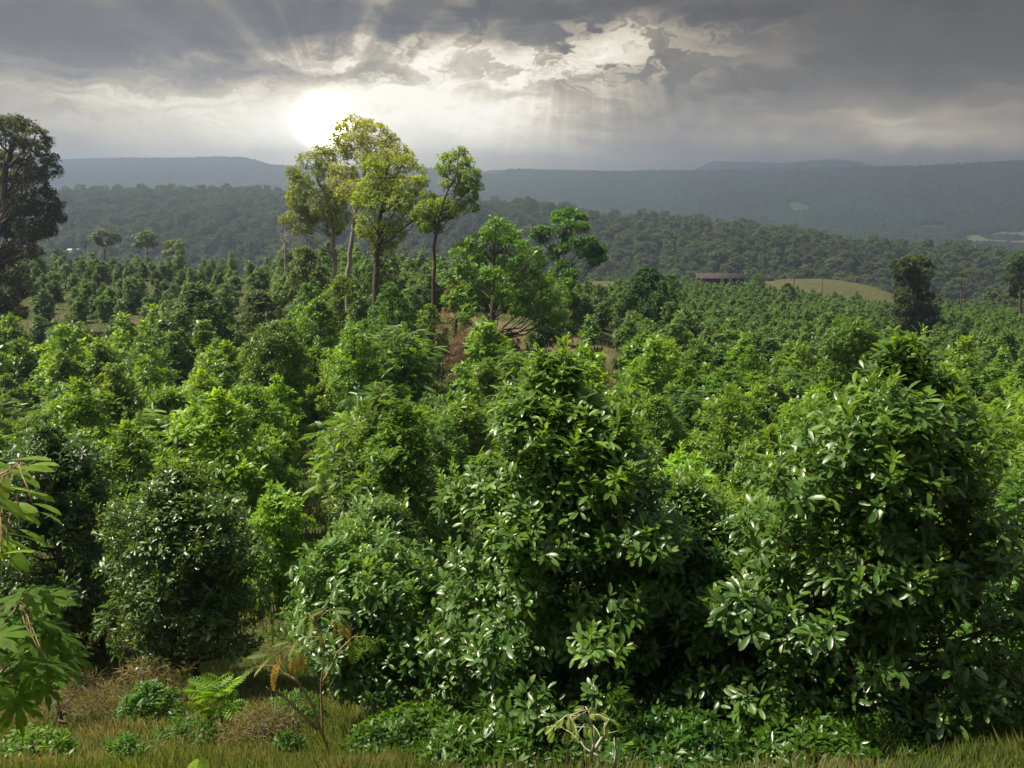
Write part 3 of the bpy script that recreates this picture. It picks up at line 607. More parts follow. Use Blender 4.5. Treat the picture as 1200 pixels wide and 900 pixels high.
bush('dark_bush', 'small dark bush in the clearing under the bright green tree', 600, 70, 26, 386, M['dark'], L=.26, seed=75, n=18, color=(1.4, 1.6, 1.2), group='dark bushes in the clearing')
bush('dark_bush', 'small dark bush in the clearing, right of the trunk, beside another like it', 622, 72, 22, 388, M['dark'], L=.26, seed=76, n=16, color=(1.4, 1.6, 1.2), group='dark bushes in the clearing')
bush('dark_bush', 'wide dark shrub on the far slope right of the vine-covered column', 1118, 120, 46, 395, M['dark'], L=.35, seed=78, n=24, color=(1.3, 1.5, 1.5))
px_tree('garden_tree', 'dark upright tree with a visible thin trunk left of the large right tree', 46, [(994, 0), (995, 440), (996, 405), (997, 385)],
 [(990, 382, 10), (1003, 384, 11), (984, 396, 13), (1000, 398, 15), (1016, 400, 11), (1010, 416, 14), (990, 416, 12), (975, 412, 8), (1024, 424, 8), (1000, 432, 13), (972, 428, 9), (962, 436, 8), (1018, 440, 8), (984, 440, 8)], .24, .45, M['plant'], M['bark'], seed=15, r0=.14, dens=.9, color=(.75, .85, .7)); T('the upright tree with a thin trunk', 995, 415)
px_tree('garden_tree', 'tall dark glossy tree standing clear in the left middle distance', 40, [(318, 0), (319, 450), (320, 420), (321, 395)],
 [(318, 388, 11), (330, 384, 9), (308, 396, 10), (325, 400, 13), (340, 396, 10), (300, 410, 11), (318, 415, 14), (338, 414, 12), (350, 425, 8), (290, 424, 9), (308, 432, 14), (330, 434, 14), (346, 440, 9), (296, 446, 10), (318, 450, 13), (338, 456, 10), (305, 462, 9), (325, 468, 9)], .22, .42, M['plant'], M['bark'], seed=16, r0=.14, dens=1, color=(.8, .9, .75)); T('the tall dark glossy tree', 320, 420)
# palm-like bare poles with small tufts
def tuft_tree(px, row0, row1, D, w, label, name='palm', mat='dark', lean=2):
    g = np.array(onray(px, D)); s = proj(g)[2]/FPX; top = pt(px+lean, row1, D)-g; tm, cm = TM(), TM(); rng = np.random.RandomState(px)
    tm.tube([(0, 0, -.3), top*.5+[.1, 0, 0], top], [.16, .12, .09], 6)
    P = np.repeat(top[None], 16, 0)+rng.normal(0, .15, (16, 3)); A = nrm(np.stack([np.cos(np.arange(16)*2.4), np.sin(np.arange(16)*2.4), rng.uniform(-.1, .8, 16)], 1))
    cm.leaves(FR_, P, A, np.tile([0, 0, 1.], (16, 1)), w*s*.6, w*s*.6, rng.rand(16))
    return put_tree(name, tm, cm, M['bark'], M[mat], tuple(g), label, 'palm' if name == 'palm' else 'tree', cname='fronds')
tuft_tree(929, 320, 302, 240, 9, 'lone thin palm left of the pasture knoll crest', lean=3)
tuft_tree(962, 335, 326, 225, 6, 'tiny ragged palm standing on the pasture knoll')
tuft_tree(1124, 348, 322, 165, 15, 'ragged dead-looking palm between the vine column and the right edge', lean=3)
tuft_tree(98, 300, 283, 178, 10, 'small dark palm beside the white roof at the left')
def bare_tree(px, D, rows, label):
    g = np.array(onray(px, D)); rng = np.random.RandomState(px); tm = TM(); top = pt(px, rows, D)-g
    tm.tube([(0, 0, -.3), top*.5, top], [.16, .1, .03], 6)
    for k in range(14):
        a = top*rng.uniform(.35, .95); d = np.array([rng.normal(), rng.normal(), rng.uniform(.5, 1.4)]); d = d/np.linalg.norm(d)*rng.uniform(1, 2.6)
        limb(tm, a, a+d, .05, .012, rng, .04, 4, 3)
        for _ in range(3): limb(tm, a+d*.6, a+d*.6+nrm(rng.normal(0, 1, 3)+[0, 0, .8])*1.0, .02, .008, rng, .02, 3, 2)
    e = empty('bare_tree', tuple(g)); tag(e, label, 'tree'); tm.build('trunk', M['palebark'], e, True); return e
bare_tree(334, 92, 255, 'leafless grey tree at the left of the sunlit tall trees')
print('special', round(time.time()-T0, 1))

# ================================================================== BUILDINGS, FENCE
def shed():
    g = pt(843, 325, 262); gr = gz(g[0], g[1]); e = empty('farm_shed', (g[0], g[1], gr), math.radians(-4)); tag(e, 'long low shed with a rusty red roof at the edge of the far plantation', 'shed')
    h = max(2.2, g[2]-gr); w = TM(); w.box(-7, 7, 2.4, 2.6, 0, h); w.box(-7, -6.8, -2.4, 2.38, 0, h); w.box(6.8, 7, -2.4, 2.38, 0, h); w.build('wall', M['dim'], e)
    r = TM(); V = []; F = []
    for s_ in (-1, 1):
        r.add([(-7.4, s_*3.2, h-.1), (7.4, s_*3.2, h-.1), (7.4, 0, h+1.1), (-7.4, 0, h+1.1), (-7.4, s_*3.2, h), (7.4, s_*3.2, h), (7.4, 0, h+1.2), (-7.4, 0, h+1.2)],
              [(0, 1, 2), (0, 2, 3), (4, 6, 5), (4, 7, 6), (0, 5, 1), (0, 4, 5), (1, 5, 6), (1, 6, 2), (0, 3, 7), (0, 7, 4)])
    r.build('roof', M['redroof'], e)
    for x_ in np.linspace(-6.6, 6.6, 7): p = TM(); p.box(x_-.1, x_+.1, -2.6, -2.42, 0, h-.1); p.build('post', M['post'], e)
shed()
COT = [0, 0]
def cottage():
    p = hit(88, 300, 140); COT[:] = [p[0], p[1]]; gr = gz(p[0], p[1]); s = proj(p)[2]/FPX; e = empty('farmhouse', (p[0], p[1], gr)); tag(e, 'small white-roofed farmhouse half hidden among trees at the left', 'house')
    W_ = 7*s; h = 3.0; w = TM(); w.box(-W_, W_, -2.5, 2.5, 0, h); w.build('wall', M['wall'], e)
    d = TM(); d.box(-.5, .5, -2.56, -2.503, 0.02, 2.05); d.build('door', M['dim'], e)
    for x_ in (-W_*.55, W_*.55): q = TM(); q.box(x_-.5, x_+.5, -2.56, -2.503, 1, 2); q.build('window', M['dim'], e)
    r = TM()
    for s_ in (-1, 1): r.add([(-W_-.4, s_*3.2, h-.1), (W_+.4, s_*3.2, h-.1), (W_+.4, 0, h+1.3), (-W_-.4, 0, h+1.3), (-W_-.4, s_*3.2, h), (W_+.4, s_*3.2, h), (W_+.4, 0, h+1.4), (-W_-.4, 0, h+1.4)],
              [(0, 1, 2), (0, 2, 3), (4, 6, 5), (4, 7, 6), (0, 5, 1), (0, 4, 5), (1, 5, 6), (1, 6, 2), (0, 3, 7), (0, 7, 4)])
    r.build('roof', M['whiteroof'], e)
cottage()
pm = TM(); pm.tube([(0, 0, -.2), (.01, 0, .7), (.03, .02, 1.45)], [.07, .065, .055], 7, .5); pme = pm.mesh('fence_post', M['post'])
posts = [(525, 382), (536, 380), (545, 381), (556, 379), (566, 380), (606, 379), (618, 377), (631, 378), (644, 376), (657, 377), (518, 410), (547, 428)]
for i, (px, row) in enumerate(posts):
    p = onray(px, 74-(i % 3)) if i < 10 else onray(px, 62); o = bpy.data.objects.new('fence_post', pme); C.objects.link(o); o.location = p; o.rotation_euler = (R.normal(0, .05), R.normal(0, .05), R.rand()*6)
    lab = (['leftmost thin wooden post left of the bright green tree trunk'] + ['%s post from the left, left of the bright green tree trunk' % w for w in ('second', 'third', 'fourth', 'fifth')] + ['%s post to the right of the bright green tree trunk' % w for w in ('nearest', 'second', 'third', 'fourth', 'fifth')] + ['lone post near the slender tree foot', 'lone post before the brownish pink bush'])[i]
    tag(o, lab, 'fence post', 'fence posts across the clearing')

# ================================================================== PLANTATION
proto = {'mid': [], 'far': [], 'fern': []}
specs = [(4.8, 1.45), (4.2, 1.6), (5.2, 1.4), (4.0, 1.35), (4.9, 1.7), (3.7, 1.45), (5.5, 1.5), (4.5, 1.3)]
for i, (H, Rr) in enumerate(specs):
    tm, cm = broadleaf(H, Rr, .45, 100+i, 44, 27, 7, .20+.03*(i % 3), .40, LM, 0, youngtop=.55, top=1.4+.25*(i % 4)); proto['mid'].append((tm.mesh('trunk', M['bark'], True), cm.mesh('crown', M['plant']), H))
    tm, cm = broadleaf(H, Rr, .3, 200+i, 30, 15, 5, .36, .45, LF, 0, youngtop=.5, top=1.4+.25*(i % 4), clr=(.45, .75)); proto['far'].append((tm, cm, H, tm.mesh('trunk', M['bark'], True), cm.mesh('crown', M['plant'])))
# feathery-leaved trees between the others
for i in range(3):
    rng = np.random.RandomState(300+i); H = 4.2+.5*i; cm, tm = TM(), TM(); tp = np.array([[0, 0, -.3], [.1, 0, H*.35], [-.1, .15, H*.65], [.1, 0, H*.9]]); tm.tube(tp, [.09, .07, .05, .02], 6)
    cs = []
    for k in range(19):
        u = k/19; ph = k*2.4; rr = (1.5-.9*u)*rng.uniform(.6, 1); c = np.array([rr*math.cos(ph), rr*math.sin(ph), H*(.42+.55*u)]); cs.append(c); limb(tm, np.array([0, 0, c[2]*.72]), c, .035, .012, rng, .02, 4, 3)
    cs = np.array(cs); NF = 19*20; P = np.repeat(cs, 20, 0)+rng.normal(0, .2, (NF, 3)); ph = rng.rand(NF)*6.28; A = np.stack([np.cos(ph), np.sin(ph), rng.uniform(-.35, .65, NF)], 1)
    cm.leaves(FR_, P, A, np.tile([0, 0, 1.], (NF, 1)), rng.uniform(.5, .8, NF), rng.uniform(.45, .65, NF), rng.rand(NF), (rng.rand(NF) < .15)*.8)
    proto['fern'].append((tm.mesh('trunk', M['bark'], True), cm.mesh('crown', M['pinnate']), H))
def hexgrid(y0, y1, sp, lo, hi):
    out = []; j = 0; y_ = y0
    while y_ < y1:
        x_ = -.8*(y_+10)+(j % 2)*sp/2
        while x_ < .8*(y_+10): out.append((x_+random.uniform(-.3, .3)*sp, y_+random.uniform(-.25, .25)*sp)); x_ += sp
        y_ += sp*.87; j += 1
    return out
cand = hexgrid(15.0, 52, 3.6, 0, 0)+hexgrid(52, 96, 3.4, 0, 0)+hexgrid(96, 236, 2.9, 0, 0)
blocked = [(onray(p, d)[:2], r) for p, d, r in [(216, 15.4, 2.2), (62, 17.2, 2.2), (436, 12.1, 2.4), (455, 15.6, 2.4), (652, 10.7, 4), (795, 11.6, 3), (1062, 9.7, 4), (925, 11.3, 2.4), (1215, 12.5, 2.6), (565, 14, 2), (238, 62, 3.4), (308, 68, 3.), (378, 56, 2.4), (462, 58, 2.6), (546, 63, 3), (756, 96, 4), (577, 66, 2), (1070, 138, 5), (994, 46, 1.6), (318, 40, 1.8), (-10, 84, 4), (362, 84, 3), (446, 92, 2.6), (1118, 120, 3), (886, 205, 3), (921, 190, 3), (138, 15.5, 1.7), (1072, 124, 9), (1095, 110, 6), (1060, 108, 5), (885, 190, 8)]]
sel = []
for x_, y_ in cand:
    z_ = gz(x_, y_); px, row, dep = proj((x_, y_, z_+2.5))
    if px < -260 or px > 1460: continue
    if any(math.hypot(x_-b[0], y_-b[1]) < r for b, r in blocked): continue
    if 56 < y_ < 98 and 495 < px < 728 and random.random() < .88: continue
    if 40 < y_ <= 56 and 500 < px < 720 and random.random() < .3: continue
    if px < 330 and 70 < y_ < 142:
        if random.random() < (.50 if y_ > 96 else .28): continue
        k = .68
    elif px < 520 and y_ > 142: continue
    elif px < 640 and y_ > 150: continue
    elif px < 720 and y_ > 165: continue
    else: k = 1.0
    if px > 640 and y_ > 96: k = .70
    if knoll(np.array([x_]), np.array([y_]))[0] > .3: continue
    if px > 1010 and y_ > 205: continue
    if px < 185 and y_ < 16.6: continue
    if y_ < 17 and 90 < px < 170: continue
    sel.append((y_, x_, z_, px, row, k))
sel.sort()
infr = [s for s in sel if -70 < s[3] < 1270]; offr = [s for s in sel if not -70 < s[3] < 1270]
ind = infr[:275]; rest = infr[268:]+[s for s in offr if s[0] > 17]
print('plantation', len(infr), len(ind), len(rest), 'to', round(ind[-1][0], 1))
TONES = [('dark green', (.62, .75, .68)), ('mid green', (.9, .95, .85)), ('bright green', (1.15, 1.2, .8)), ('yellowish green', (1.3, 1.34, .8)), ('bluish green', (.72, .95, 1.05))]
used = {}; names = []
for s in ind:
    y_, x_, z_, px, row, k = s; r_ = random.random()
    t_ = vn = float(fbm(np.array([x_*.09+4]), np.array([y_*.07+2]), 3)[0])*.7+random.random()*.45
    ti = 0 if t_ < .40 else 1 if t_ < .55 else 2 if t_ < .70 else 3 if t_ < .84 else 4
    fern = random.random() < (.13 if y_ < 55 and px < 700 else .04)
    if y_ < 48: pm_ = proto['mid'][random.randrange(8)]; tr, cr, H = pm_
    else: f = proto['far'][random.randrange(8)]; tr, cr, H = f[3], f[4], f[2]
    if fern: tr, cr, H = proto['fern'][random.randrange(3)]; word = 'feathery-leaved'; cat = 'tree'; nm = 'feathery_tree'; grp = 'feathery-leaved trees between the plantation rows'
    else: word = ['bushy', 'rounded', 'upright', 'conical'][random.randrange(4)] if False else ('upright' if H > 4.65 else 'bushy' if H > 4.1 else 'low'); nm = 'plantation_tree'; grp = 'rows of plantation trees'
    e = empty(nm, (x_, y_, z_), random.random()*6.28); sc = k*random.uniform(.74, 1.22); e.scale = (sc*random.uniform(.92, 1.12)*(1.2 if k < .68 else 1),)*2+(sc,)
    for m_, n_ in ((tr, 'trunk'), (cr, 'crown')):
        o = bpy.data.objects.new(n_, m_); C.objects.link(o); o.parent = e
        if n_ == 'crown': o.color = (*TONES[ti][1], 1)
    names.append([e, TONES[ti][0]+' '+word, px, row, cat if fern else 'tree', grp])
ORD = ['nearest', 'second', 'third', 'fourth', 'fifth', 'sixth', 'seventh', 'eighth', 'ninth', 'tenth']
byk = {}
for n_ in names:
    e, w, px, row, cat, grp = n_
    best = min(LAND, key=lambda l: math.hypot(l[1]-px, (l[2]-row)*1.6)); dx, dy = px-best[1], (row-best[2])*1.6
    rel = ('right of' if dx > 0 else 'left of') if abs(dx) > 2.2*abs(dy) else ('below' if dy > 0 else 'above') if abs(dy) > 2.2*abs(dx) else ('lower right of' if dx > 0 and dy > 0 else 'upper right of' if dx > 0 else 'lower left of' if dy > 0 else 'upper left of')
    n_ += [best, rel, math.hypot(dx, dy)]; byk.setdefault((w, best[0], rel), []).append(n_)
for (w, b, rel), l in byk.items():
    l.sort(key=lambda q: q[8])
    for i, q in enumerate(l):
        pre = '' if len(l) == 1 else ORD[min(i, 9)]+' '
        tag(q[0], (pre+w+' tree '+rel+' '+b).strip(), 'tree', q[5])
M['plantfar'] = leafmat('far_plantation_leaf', (.032, .085, .022), (.11, .195, .036), rough=.5, trans=.36)
FP2 = [joined(f[0], f[1], M['bark'], M['plantfar'], 'plantation_tree_kind') for f in proto['far']]
P = np.array([(s[1], s[0], s[2]) for s in rest])
scatter('distant_plantation', FP2, P, R.rand(len(P))*6.28, np.array([s[5] for s in rest])*R.uniform(.8, 1.15, len(P)), R.randint(0, 8, len(P)), 'distant rows of small green plantation trees merging up to the valley edge', 'plantation')
print('plantation done', round(time.time()-T0, 1))

# ================================================================== FOREGROUND PLANTS
def fronds_plant(name, label, p, H, n, L, mat, tmat='twig', seed=1, cat='plant', el=(-.1, .9), tpl=FRS, stems=((0, 0, 1),), W=None, color=(1, 1, 1), young=.3, partname='leaves'):
    rng = np.random.RandomState(seed); e = empty(name, p); tag(e, label, cat); tm, cm = TM(), TM(); ends = []
    for s_ in stems:
        d = np.array(s_, float)*H; a = np.zeros(3); b = d
        m_ = b*.5+rng.normal(0, .05*H, 3); tm.tube([a-[0, 0, .15], m_, b], [.02+.006*H, .016, .006], 6); ends.append(b); ends.append(m_*1.3)
    ends = np.array(ends); P = ends[rng.randint(0, len(ends), n)]+rng.normal(0, .05, (n, 3)); ph = rng.rand(n)*6.28
    A = np.stack([np.cos(ph), np.sin(ph), rng.uniform(el[0], el[1], n)], 1)
    cm.leaves(tpl, P, A, np.tile([0, 0, 1.], (n, 1)), L*rng.uniform(.7, 1.2, n), (W or L)*rng.uniform(.8, 1.1, n), rng.rand(n), (rng.rand(n) < young)*1.)
    tm.build('stem', M[tmat], e, True); o = cm.build(partname, M[mat], e); o.color = (*color, 1); return e
def px_stemplant(name, label, D, base, stems, leaves, mat, tmat, tpl, r0=.02, cat='shrub', seed=3, W=1.0, color=(1, 1, 1), dz=.25, twigs=0):
    """stems: lists of (px,row); leaves: (px,row,len px,az deg,el deg,young)"""
    rng = np.random.RandomState(seed); g = np.array(onray(base, D)); s = proj(g)[2]/FPX; e = empty(name, tuple(g)); tag(e, label, cat); tm, cm = TM(), TM(); nodes_ = []
    for st in stems:
        off = rng.uniform(-dz, dz); pts_ = [pt(a, b, D+off*i/len(st))-g for i, (a, b) in enumerate(st)]
        if st[0][1] > 5000 or st is stems[0]: pts_ = [np.array([0, 0, -.1])]+pts_
        fine = [pts_[0]]
        for i in range(1, len(pts_)):
            for q in (.5, 1): fine.append(pts_[i-1]+(pts_[i]-pts_[i-1])*q+rng.normal(0, .012, 3)*(q < 1))
        tm.tube(fine, np.linspace(r0, r0*.3, len(fine)), 7); nodes_ += fine
    nd = np.array(nodes_); Ps, As, Ls, Yg_ = [], [], [], []
    for px, row, lp, az, el, yg in leaves:
        p = pt(px, row, D+rng.uniform(-dz, dz))-g; L = lp*s; az, el = math.radians(az), math.radians(el)
        a = np.array([math.sin(az)*math.cos(el), -math.cos(az)*math.cos(el), math.sin(el)])
        q = nd[np.argmin(np.linalg.norm(nd-p, axis=1))]; limb(tm, q, p, r0*.3, .004, rng, -.05, 4, 3)
        Ps.append(p); As.append(a); Ls.append(L); Yg_.append(yg)
    Ls = np.array(Ls); cm.leaves(tpl, np.array(Ps), np.array(As), np.tile([0, 0, 1.], (len(Ps), 1))+rng.normal(0, .15, (len(Ps), 3)), Ls, Ls*W, rng.rand(len(Ps)), np.array(Yg_, float))
    tm.build('stem', M[tmat], e, True); o = cm.build('leaves', M[mat], e); o.color = (*color, 1); return e
M['lobed'] = leafmat('lobed_leaf', (.06, .15, .015), (.13, .25, .03), rough=.62, trans=.5, spec=.3)
M['straw'] = leafmat('dead_straw', (.15, .12, .07), (.30, .24, .15), young=(.3, .2, .1), rough=.8, trans=.15, spec=.1)
M['wilt'] = leafmat('wilting_leaf', (.08, .16, .02), (.15, .22, .03), young=(.34, .20, .03), rough=.45, trans=.42)
M['frond'] = leafmat('yellow_green_frond', (.16, .26, .02), (.24, .34, .03), rough=.45, trans=.45)
# left edge: lobed leaves on long stalks (azimuth 90 = to the right, 0 = towards the camera)
_r = random.Random(5)
lv = [(_r.uniform(-40, 72)*.9+6*(i % 3), _r.uniform(690, 812), _r.uniform(24, 40), _r.uniform(20, 110), _r.uniform(-55, 10), _r.choice([0, 0, .3, .5])) for i in range(42)]
lv += [(28, 694, 44, 85, 5, .4), (52, 700, 36, 95, -8, .5), (66, 742, 40, 95, -22, .3), (80, 768, 36, 100, -30, .5), (40, 750, 46, 70, -30, .2), (20, 820, 40, 40, -60, .1)]
px_stemplant('lobed_plant', 'large plant at the lower left edge with hand-shaped lobed leaves on long stalks', 6.2, -70,
 [[(-60, 860), (-45, 760), (-30, 690)], [(-55, 800), (-20, 740), (22, 705)], [(-50, 840), (-10, 800), (20, 770), (50, 752)]], lv,
 'lobed', 'twig', LL, r0=.022, cat='plant', seed=5, W=.9, dz=.6, color=(.8, .85, .8))
lv = [(_r.uniform(-45, 22), _r.uniform(538, 655), _r.uniform(30, 44), _r.uniform(30, 110), _r.uniform(-40, 20), _r.choice([0, .2, .5])) for i in range(38)]
lv += [(18, 540, 36, 90, 12, .6), (34, 546, 30, 95, 10, .7), (38, 590, 30, 95, -15, .5), (46, 600, 28, 100, -25, .4), (30, 578, 32, 85, -5, .4)]
px_stemplant('broadleaf_sapling', 'sapling at the left edge with long pointed leaves above the lobed plant', 5.8, -90,
 [[(-80, 800), (-60, 660), (-40, 590)], [(-60, 640), (-20, 600), (20, 582)], [(-45, 600), (-10, 560), (22, 542)]], lv,
 'lobed', 'twig', LN, r0=.018, cat='plant', seed=6, W=.34, dz=.4)
# spindly shrub with drooping half-wilted compound leaves
px_stemplant('spindly_shrub', 'spindly shrub with bare tan stems and drooping yellow and orange leaves', 9.2, 388,
 [[(386, 890), (378, 862), (376, 800), (380, 760), (386, 735)], [(378, 862), (368, 830), (350, 800), (340, 780), (330, 765)], [(372, 855), (345, 828), (325, 810), (312, 805)], [(378, 800), (395, 765), (412, 748)], [(350, 800), (335, 790), (322, 780)], [(380, 760), (372, 735), (362, 722)]],
 [(386, 715, 24, 95, 10, 0), (383, 712, 22, -60, 5, 0), (362, 718, 26, -80, -35, 0), (366, 722, 24, -30, -50, 0), (398, 722, 26, 60, -50, .3), (394, 726, 22, 20, -60, .6), (405, 736, 22, 85, -60, 1.), (420, 742, 32, 80, -30, 0), (416, 745, 34, 20, -70, 0), (428, 745, 26, 95, -35, 0), (350, 748, 24, -70, -40, .2), (358, 755, 30, 10, -55, 0), (345, 765, 24, -20, -60, 1.), (330, 768, 32, -60, -50, 1.), (318, 770, 30, -90, -30, .2), (322, 775, 34, -40, -60, .8), (338, 772, 26, 40, -60, 0), (300, 782, 28, -95, -20, 0), (315, 768, 26, -100, 10, 0), (352, 762, 22, 20, -60, .9), (405, 752, 24, 90, -20, .1), (372, 738, 22, 0, -60, .1), (341, 752, 22, -90, 5, 0)],
 'wilt', 'twig', FRS, r0=.020, cat='shrub', seed=7, W=.95)
px_stemplant('yellow_sapling', 'small yellow green sapling with white branching stems below the centre tree', 7.2, 705,
 [[(702, 893), (694, 882), (680, 868), (668, 858), (655, 850)], [(694, 882), (694, 862), (692, 842), (690, 832)], [(696, 880), (704, 866), (708, 852), (712, 845)], [(720, 900), (722, 880), (720, 868)], [(680, 868), (674, 850), (668, 838)]],
 [(652, 848, 17, -80, -20, .8), (640, 852, 15, -90, -20, .9), (660, 842, 16, -40, 0, .6), (668, 838, 16, 0, -30, .5), (680, 836, 16, -60, 10, .6), (690, 832, 16, 30, 5, .4), (700, 836, 16, 80, -10, .5), (714, 842, 16, 90, -20, .5), (722, 846, 14, 60, -40, .4), (675, 852, 16, -20, -40, .9), (685, 848, 16, 30, -40, .7), (708, 850, 15, 10, -50, .5), (664, 856, 15, -20, -50, .9), (720, 864, 14, 80, -40, .3), (650, 856, 15, -60, -40, .9), (695, 850, 14, -30, -30, .6), (728, 856, 12, 90, -50, .3), (686, 828, 14, -90, 0, .5)],
 'frond', 'whitetwig', FRS, r0=.015, cat='sapling', seed=8, W=1.2, color=(1, .95, .9))
# leafy fronds, weeds and low shrubs
g = onray(262, 11.4); fronds_plant('fern_clump', 'yellow green clump of arching fronds left of the spindly shrub', g, .75, 34, .5, 'frond', seed=9, cat='fern', color=(.6, .72, .5), el=(-.1, 1.3))
g = onray(255, 3.9); fronds_plant('young_frond', 'bright yellow green frond tip at the bottom edge over the grass', (g[0]-.1, g[1], g[2]+.1), .28, 7, .46, 'frond', seed=12, cat='fern', el=(.1, .5), tpl=FR_, W=.26)
bush('low_shrub', 'low fresh green leafy shrub on the grass below the dark rounded tree', 176, 12.6, 82, 800, M['weed'], L=.10, W=.45, seed=80, cat='shrub', n=26, color=(.8, .9, .8))
bush('weed_patch', 'bright green weed clump in the bottom left corner', 40, 9.3, 120, 862, M['weed'], L=.09, W=.5, seed=81, cat='weeds', n=30, dens=.7)
bush('weed_patch', 'small dark weed clump beside the spindly shrub stem', 337, 9.6, 44, 868, M['weed'], L=.09, W=.4, seed=82, cat='weeds', n=14, color=(.6, .7, .7))
bush('weed_patch', 'feathery bright undergrowth left of the centre tree trunk', 535, 11.2, 90, 842, M['weed'], L=.12, W=.2, seed=83, cat='weeds', n=26, dens=1.2, color=(.8, .9, .6))
bush('weed_patch', 'light green undergrowth under the left part of the large right tree', 890, 9.0, 80, 842, M['weed'], L=.12, W=.4, seed=84, cat='weeds', n=24, dens=.9)
bush('weed_patch', 'shaded undergrowth between the two foreground trees on the right', 800, 10.0, 130, 850, M['weed'], L=.14, W=.35, seed=85, cat='weeds', n=30, color=(.5, .65, .6))  # dark tint puts the shade of the trees into the leaf colour
bush('weed_patch', 'leafy weeds in the grass between low shrub and spindly shrub', 215, 10.6, 90, 848, M['weed'], L=.12, W=.25, seed=86, cat='weeds', n=22, dens=.8, color=(.8, .85, .6))
bush('weed_patch', 'dark leafy undergrowth at the foot of the centre tree', 640, 9.8, 150, 852, M['weed'], L=.15, W=.4, seed=87, cat='weeds', n=30, color=(.4, .55, .55))  # leaf colour multiplied down to carry the shade under the crown

for i_, (px_, D_, w_, top_, lab_) in enumerate([(70, 12.3, 150, 800, 'tan dead grass heap beneath the lobed plant'), (170, 13.6, 150, 778, 'pinkish tan dead weeds left of the dark rounded tree'), (310, 10.6, 110, 832, 'brownish dead grass tuft left of the spindly shrub stem'), (120, 17.5, 60, 705, 'dead brown stalks in the gap between two dark trees')]):
    bush('dead_grass', lab_, px_, D_, w_, top_, M['straw'], L=.20, W=.05, seed=190+i_, cat='dead grass', n=30, color=(.85, .95, .9), dens=.55, squash=.7)
for i_, (px_, D_, w_, top_, lab_) in enumerate([(150, 9.0, 50, 882, 'low weeds at the bottom edge left of the young frond tip'), (345, 12.0, 90, 815, 'green undergrowth behind the spindly shrub')]):
    bush('weed_patch', lab_, px_, D_, w_, top_, M['weed'], L=.09, W=.3, seed=170+i_, cat='weeds', n=22, color=(.8, .85, .55), dens=.8)
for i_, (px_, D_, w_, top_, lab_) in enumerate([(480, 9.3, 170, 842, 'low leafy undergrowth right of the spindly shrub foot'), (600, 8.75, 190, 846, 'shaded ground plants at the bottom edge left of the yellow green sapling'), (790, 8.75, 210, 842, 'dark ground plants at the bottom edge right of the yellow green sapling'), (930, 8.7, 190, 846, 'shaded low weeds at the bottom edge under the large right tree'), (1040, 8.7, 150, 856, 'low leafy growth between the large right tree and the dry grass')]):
    bush('weed_patch', lab_, px_, D_, w_, top_, M['weed'], L=[.10, .15, .12, .17, .11][i_], W=[.5, .25, .4, .3, .2][i_], seed=90+i_, cat='weeds', n=70, color=[(.6, .7, .4), (.4, .5, .35), (.45, .6, .5), (.55, .6, .35), (.7, .75, .4)][i_], dens=1.2, squash=.6)  # darker tints paint tree shade into the leaves of these patches

for i_, (px_, w_, top_, lab_) in enumerate([(560, 170, 866, 'leafy plants cut by the bottom edge left of the pale branching sapling'), (800, 200, 864, 'leafy plants cut by the bottom edge right of the pale branching sapling'), (960, 190, 866, 'leafy plants cut by the bottom edge below the large right tree')]):
    bush('weed_patch', lab_, px_, 8.15, w_, top_, M['glossy'], L=.13, W=.38, seed=290+i_, cat='weeds', n=70, color=[(.8, .85, .6), (.6, .7, .55), (.7, .8, .5)][i_], dens=1.2, squash=.7)

# ================================================================== GRASS
def grassfield(name, label, n, xr, yr, hgt, w, dens=None, seed=1, col=None, lean=.35):
    rng = np.random.RandomState(seed); y = rng.uniform(yr[0]**.5, yr[1]**.5, n)**2; x = rng.uniform(xr[0], xr[1], n)*(y+2)
    k = np.ones(n, bool) if dens is None else rng.rand(n) < dens(x, y); x, y = x[k], y[k]; n = len(x); z = height(x, y)
    cl = fbm(x*1.3, y*1.3, 3); h = hgt*rng.uniform(.4, 1.2, n)*(.5+cl)
    ph = rng.rand(n)*6.28; ln = rng.uniform(.1, 1, n)*lean*h; dx, dy = np.cos(ph)*ln, np.sin(ph)*ln; sx, sy = -np.sin(ph)*w, np.cos(ph)*w
    b = np.stack([x, y, z-.03], 1); V = np.stack([b+np.stack([sx, sy, 0*x], 1), b-np.stack([sx, sy, 0*x], 1), b+np.stack([dx*.35+sx*.7, dy*.35+sy*.7, h*.6], 1), b+np.stack([dx, dy, h], 1)], 1)
    F = np.array([(0, 1, 2), (2, 1, 3)])[None]+(np.arange(n)*4)[:, None, None]; tm = TM()
    dry = ((fbm(x*.55+7, y*.55+3, 3) > .57)*.6+rng.rand(n)*.25)*np.where(y > 17, .35, 1); tone = rng.rand(n)
    tm.add(V.reshape(-1, 3), F.reshape(-1, 3), np.repeat(tone, 2), np.repeat(np.clip(dry*rng.uniform(.3, 1.3, n), 0, 1), 2))
    o = tm.build(name, M['grass']); tag(o, label, 'grass', kind='stuff'); return o
M['grass'] = leafmat('grass_blade', (.06, .11, .02), (.15, .21, .04), young=(.30, .25, .13), rough=.6, trans=.4, spec=.25, tcol=(1.8, 1.6, 1.))
grassfield('grass', 'mixed green and straw coloured grass on the foreground bank', 170000, (-.75, .75), (5, 18), .26, .0035, seed=2, dens=lambda x, y: np.clip(.4+fbm(x*.8, y*.8, 2), 0, 1)*(1-.75*sstep(-1.35, -.8, x)*sstep(5.1, 4.5, x)))
grassfield('dry_grass', 'tall straw coloured grass in the bottom right corner', 12000, (.53, .9), (6.4, 9.2), .30, .0022, seed=4, lean=.6)
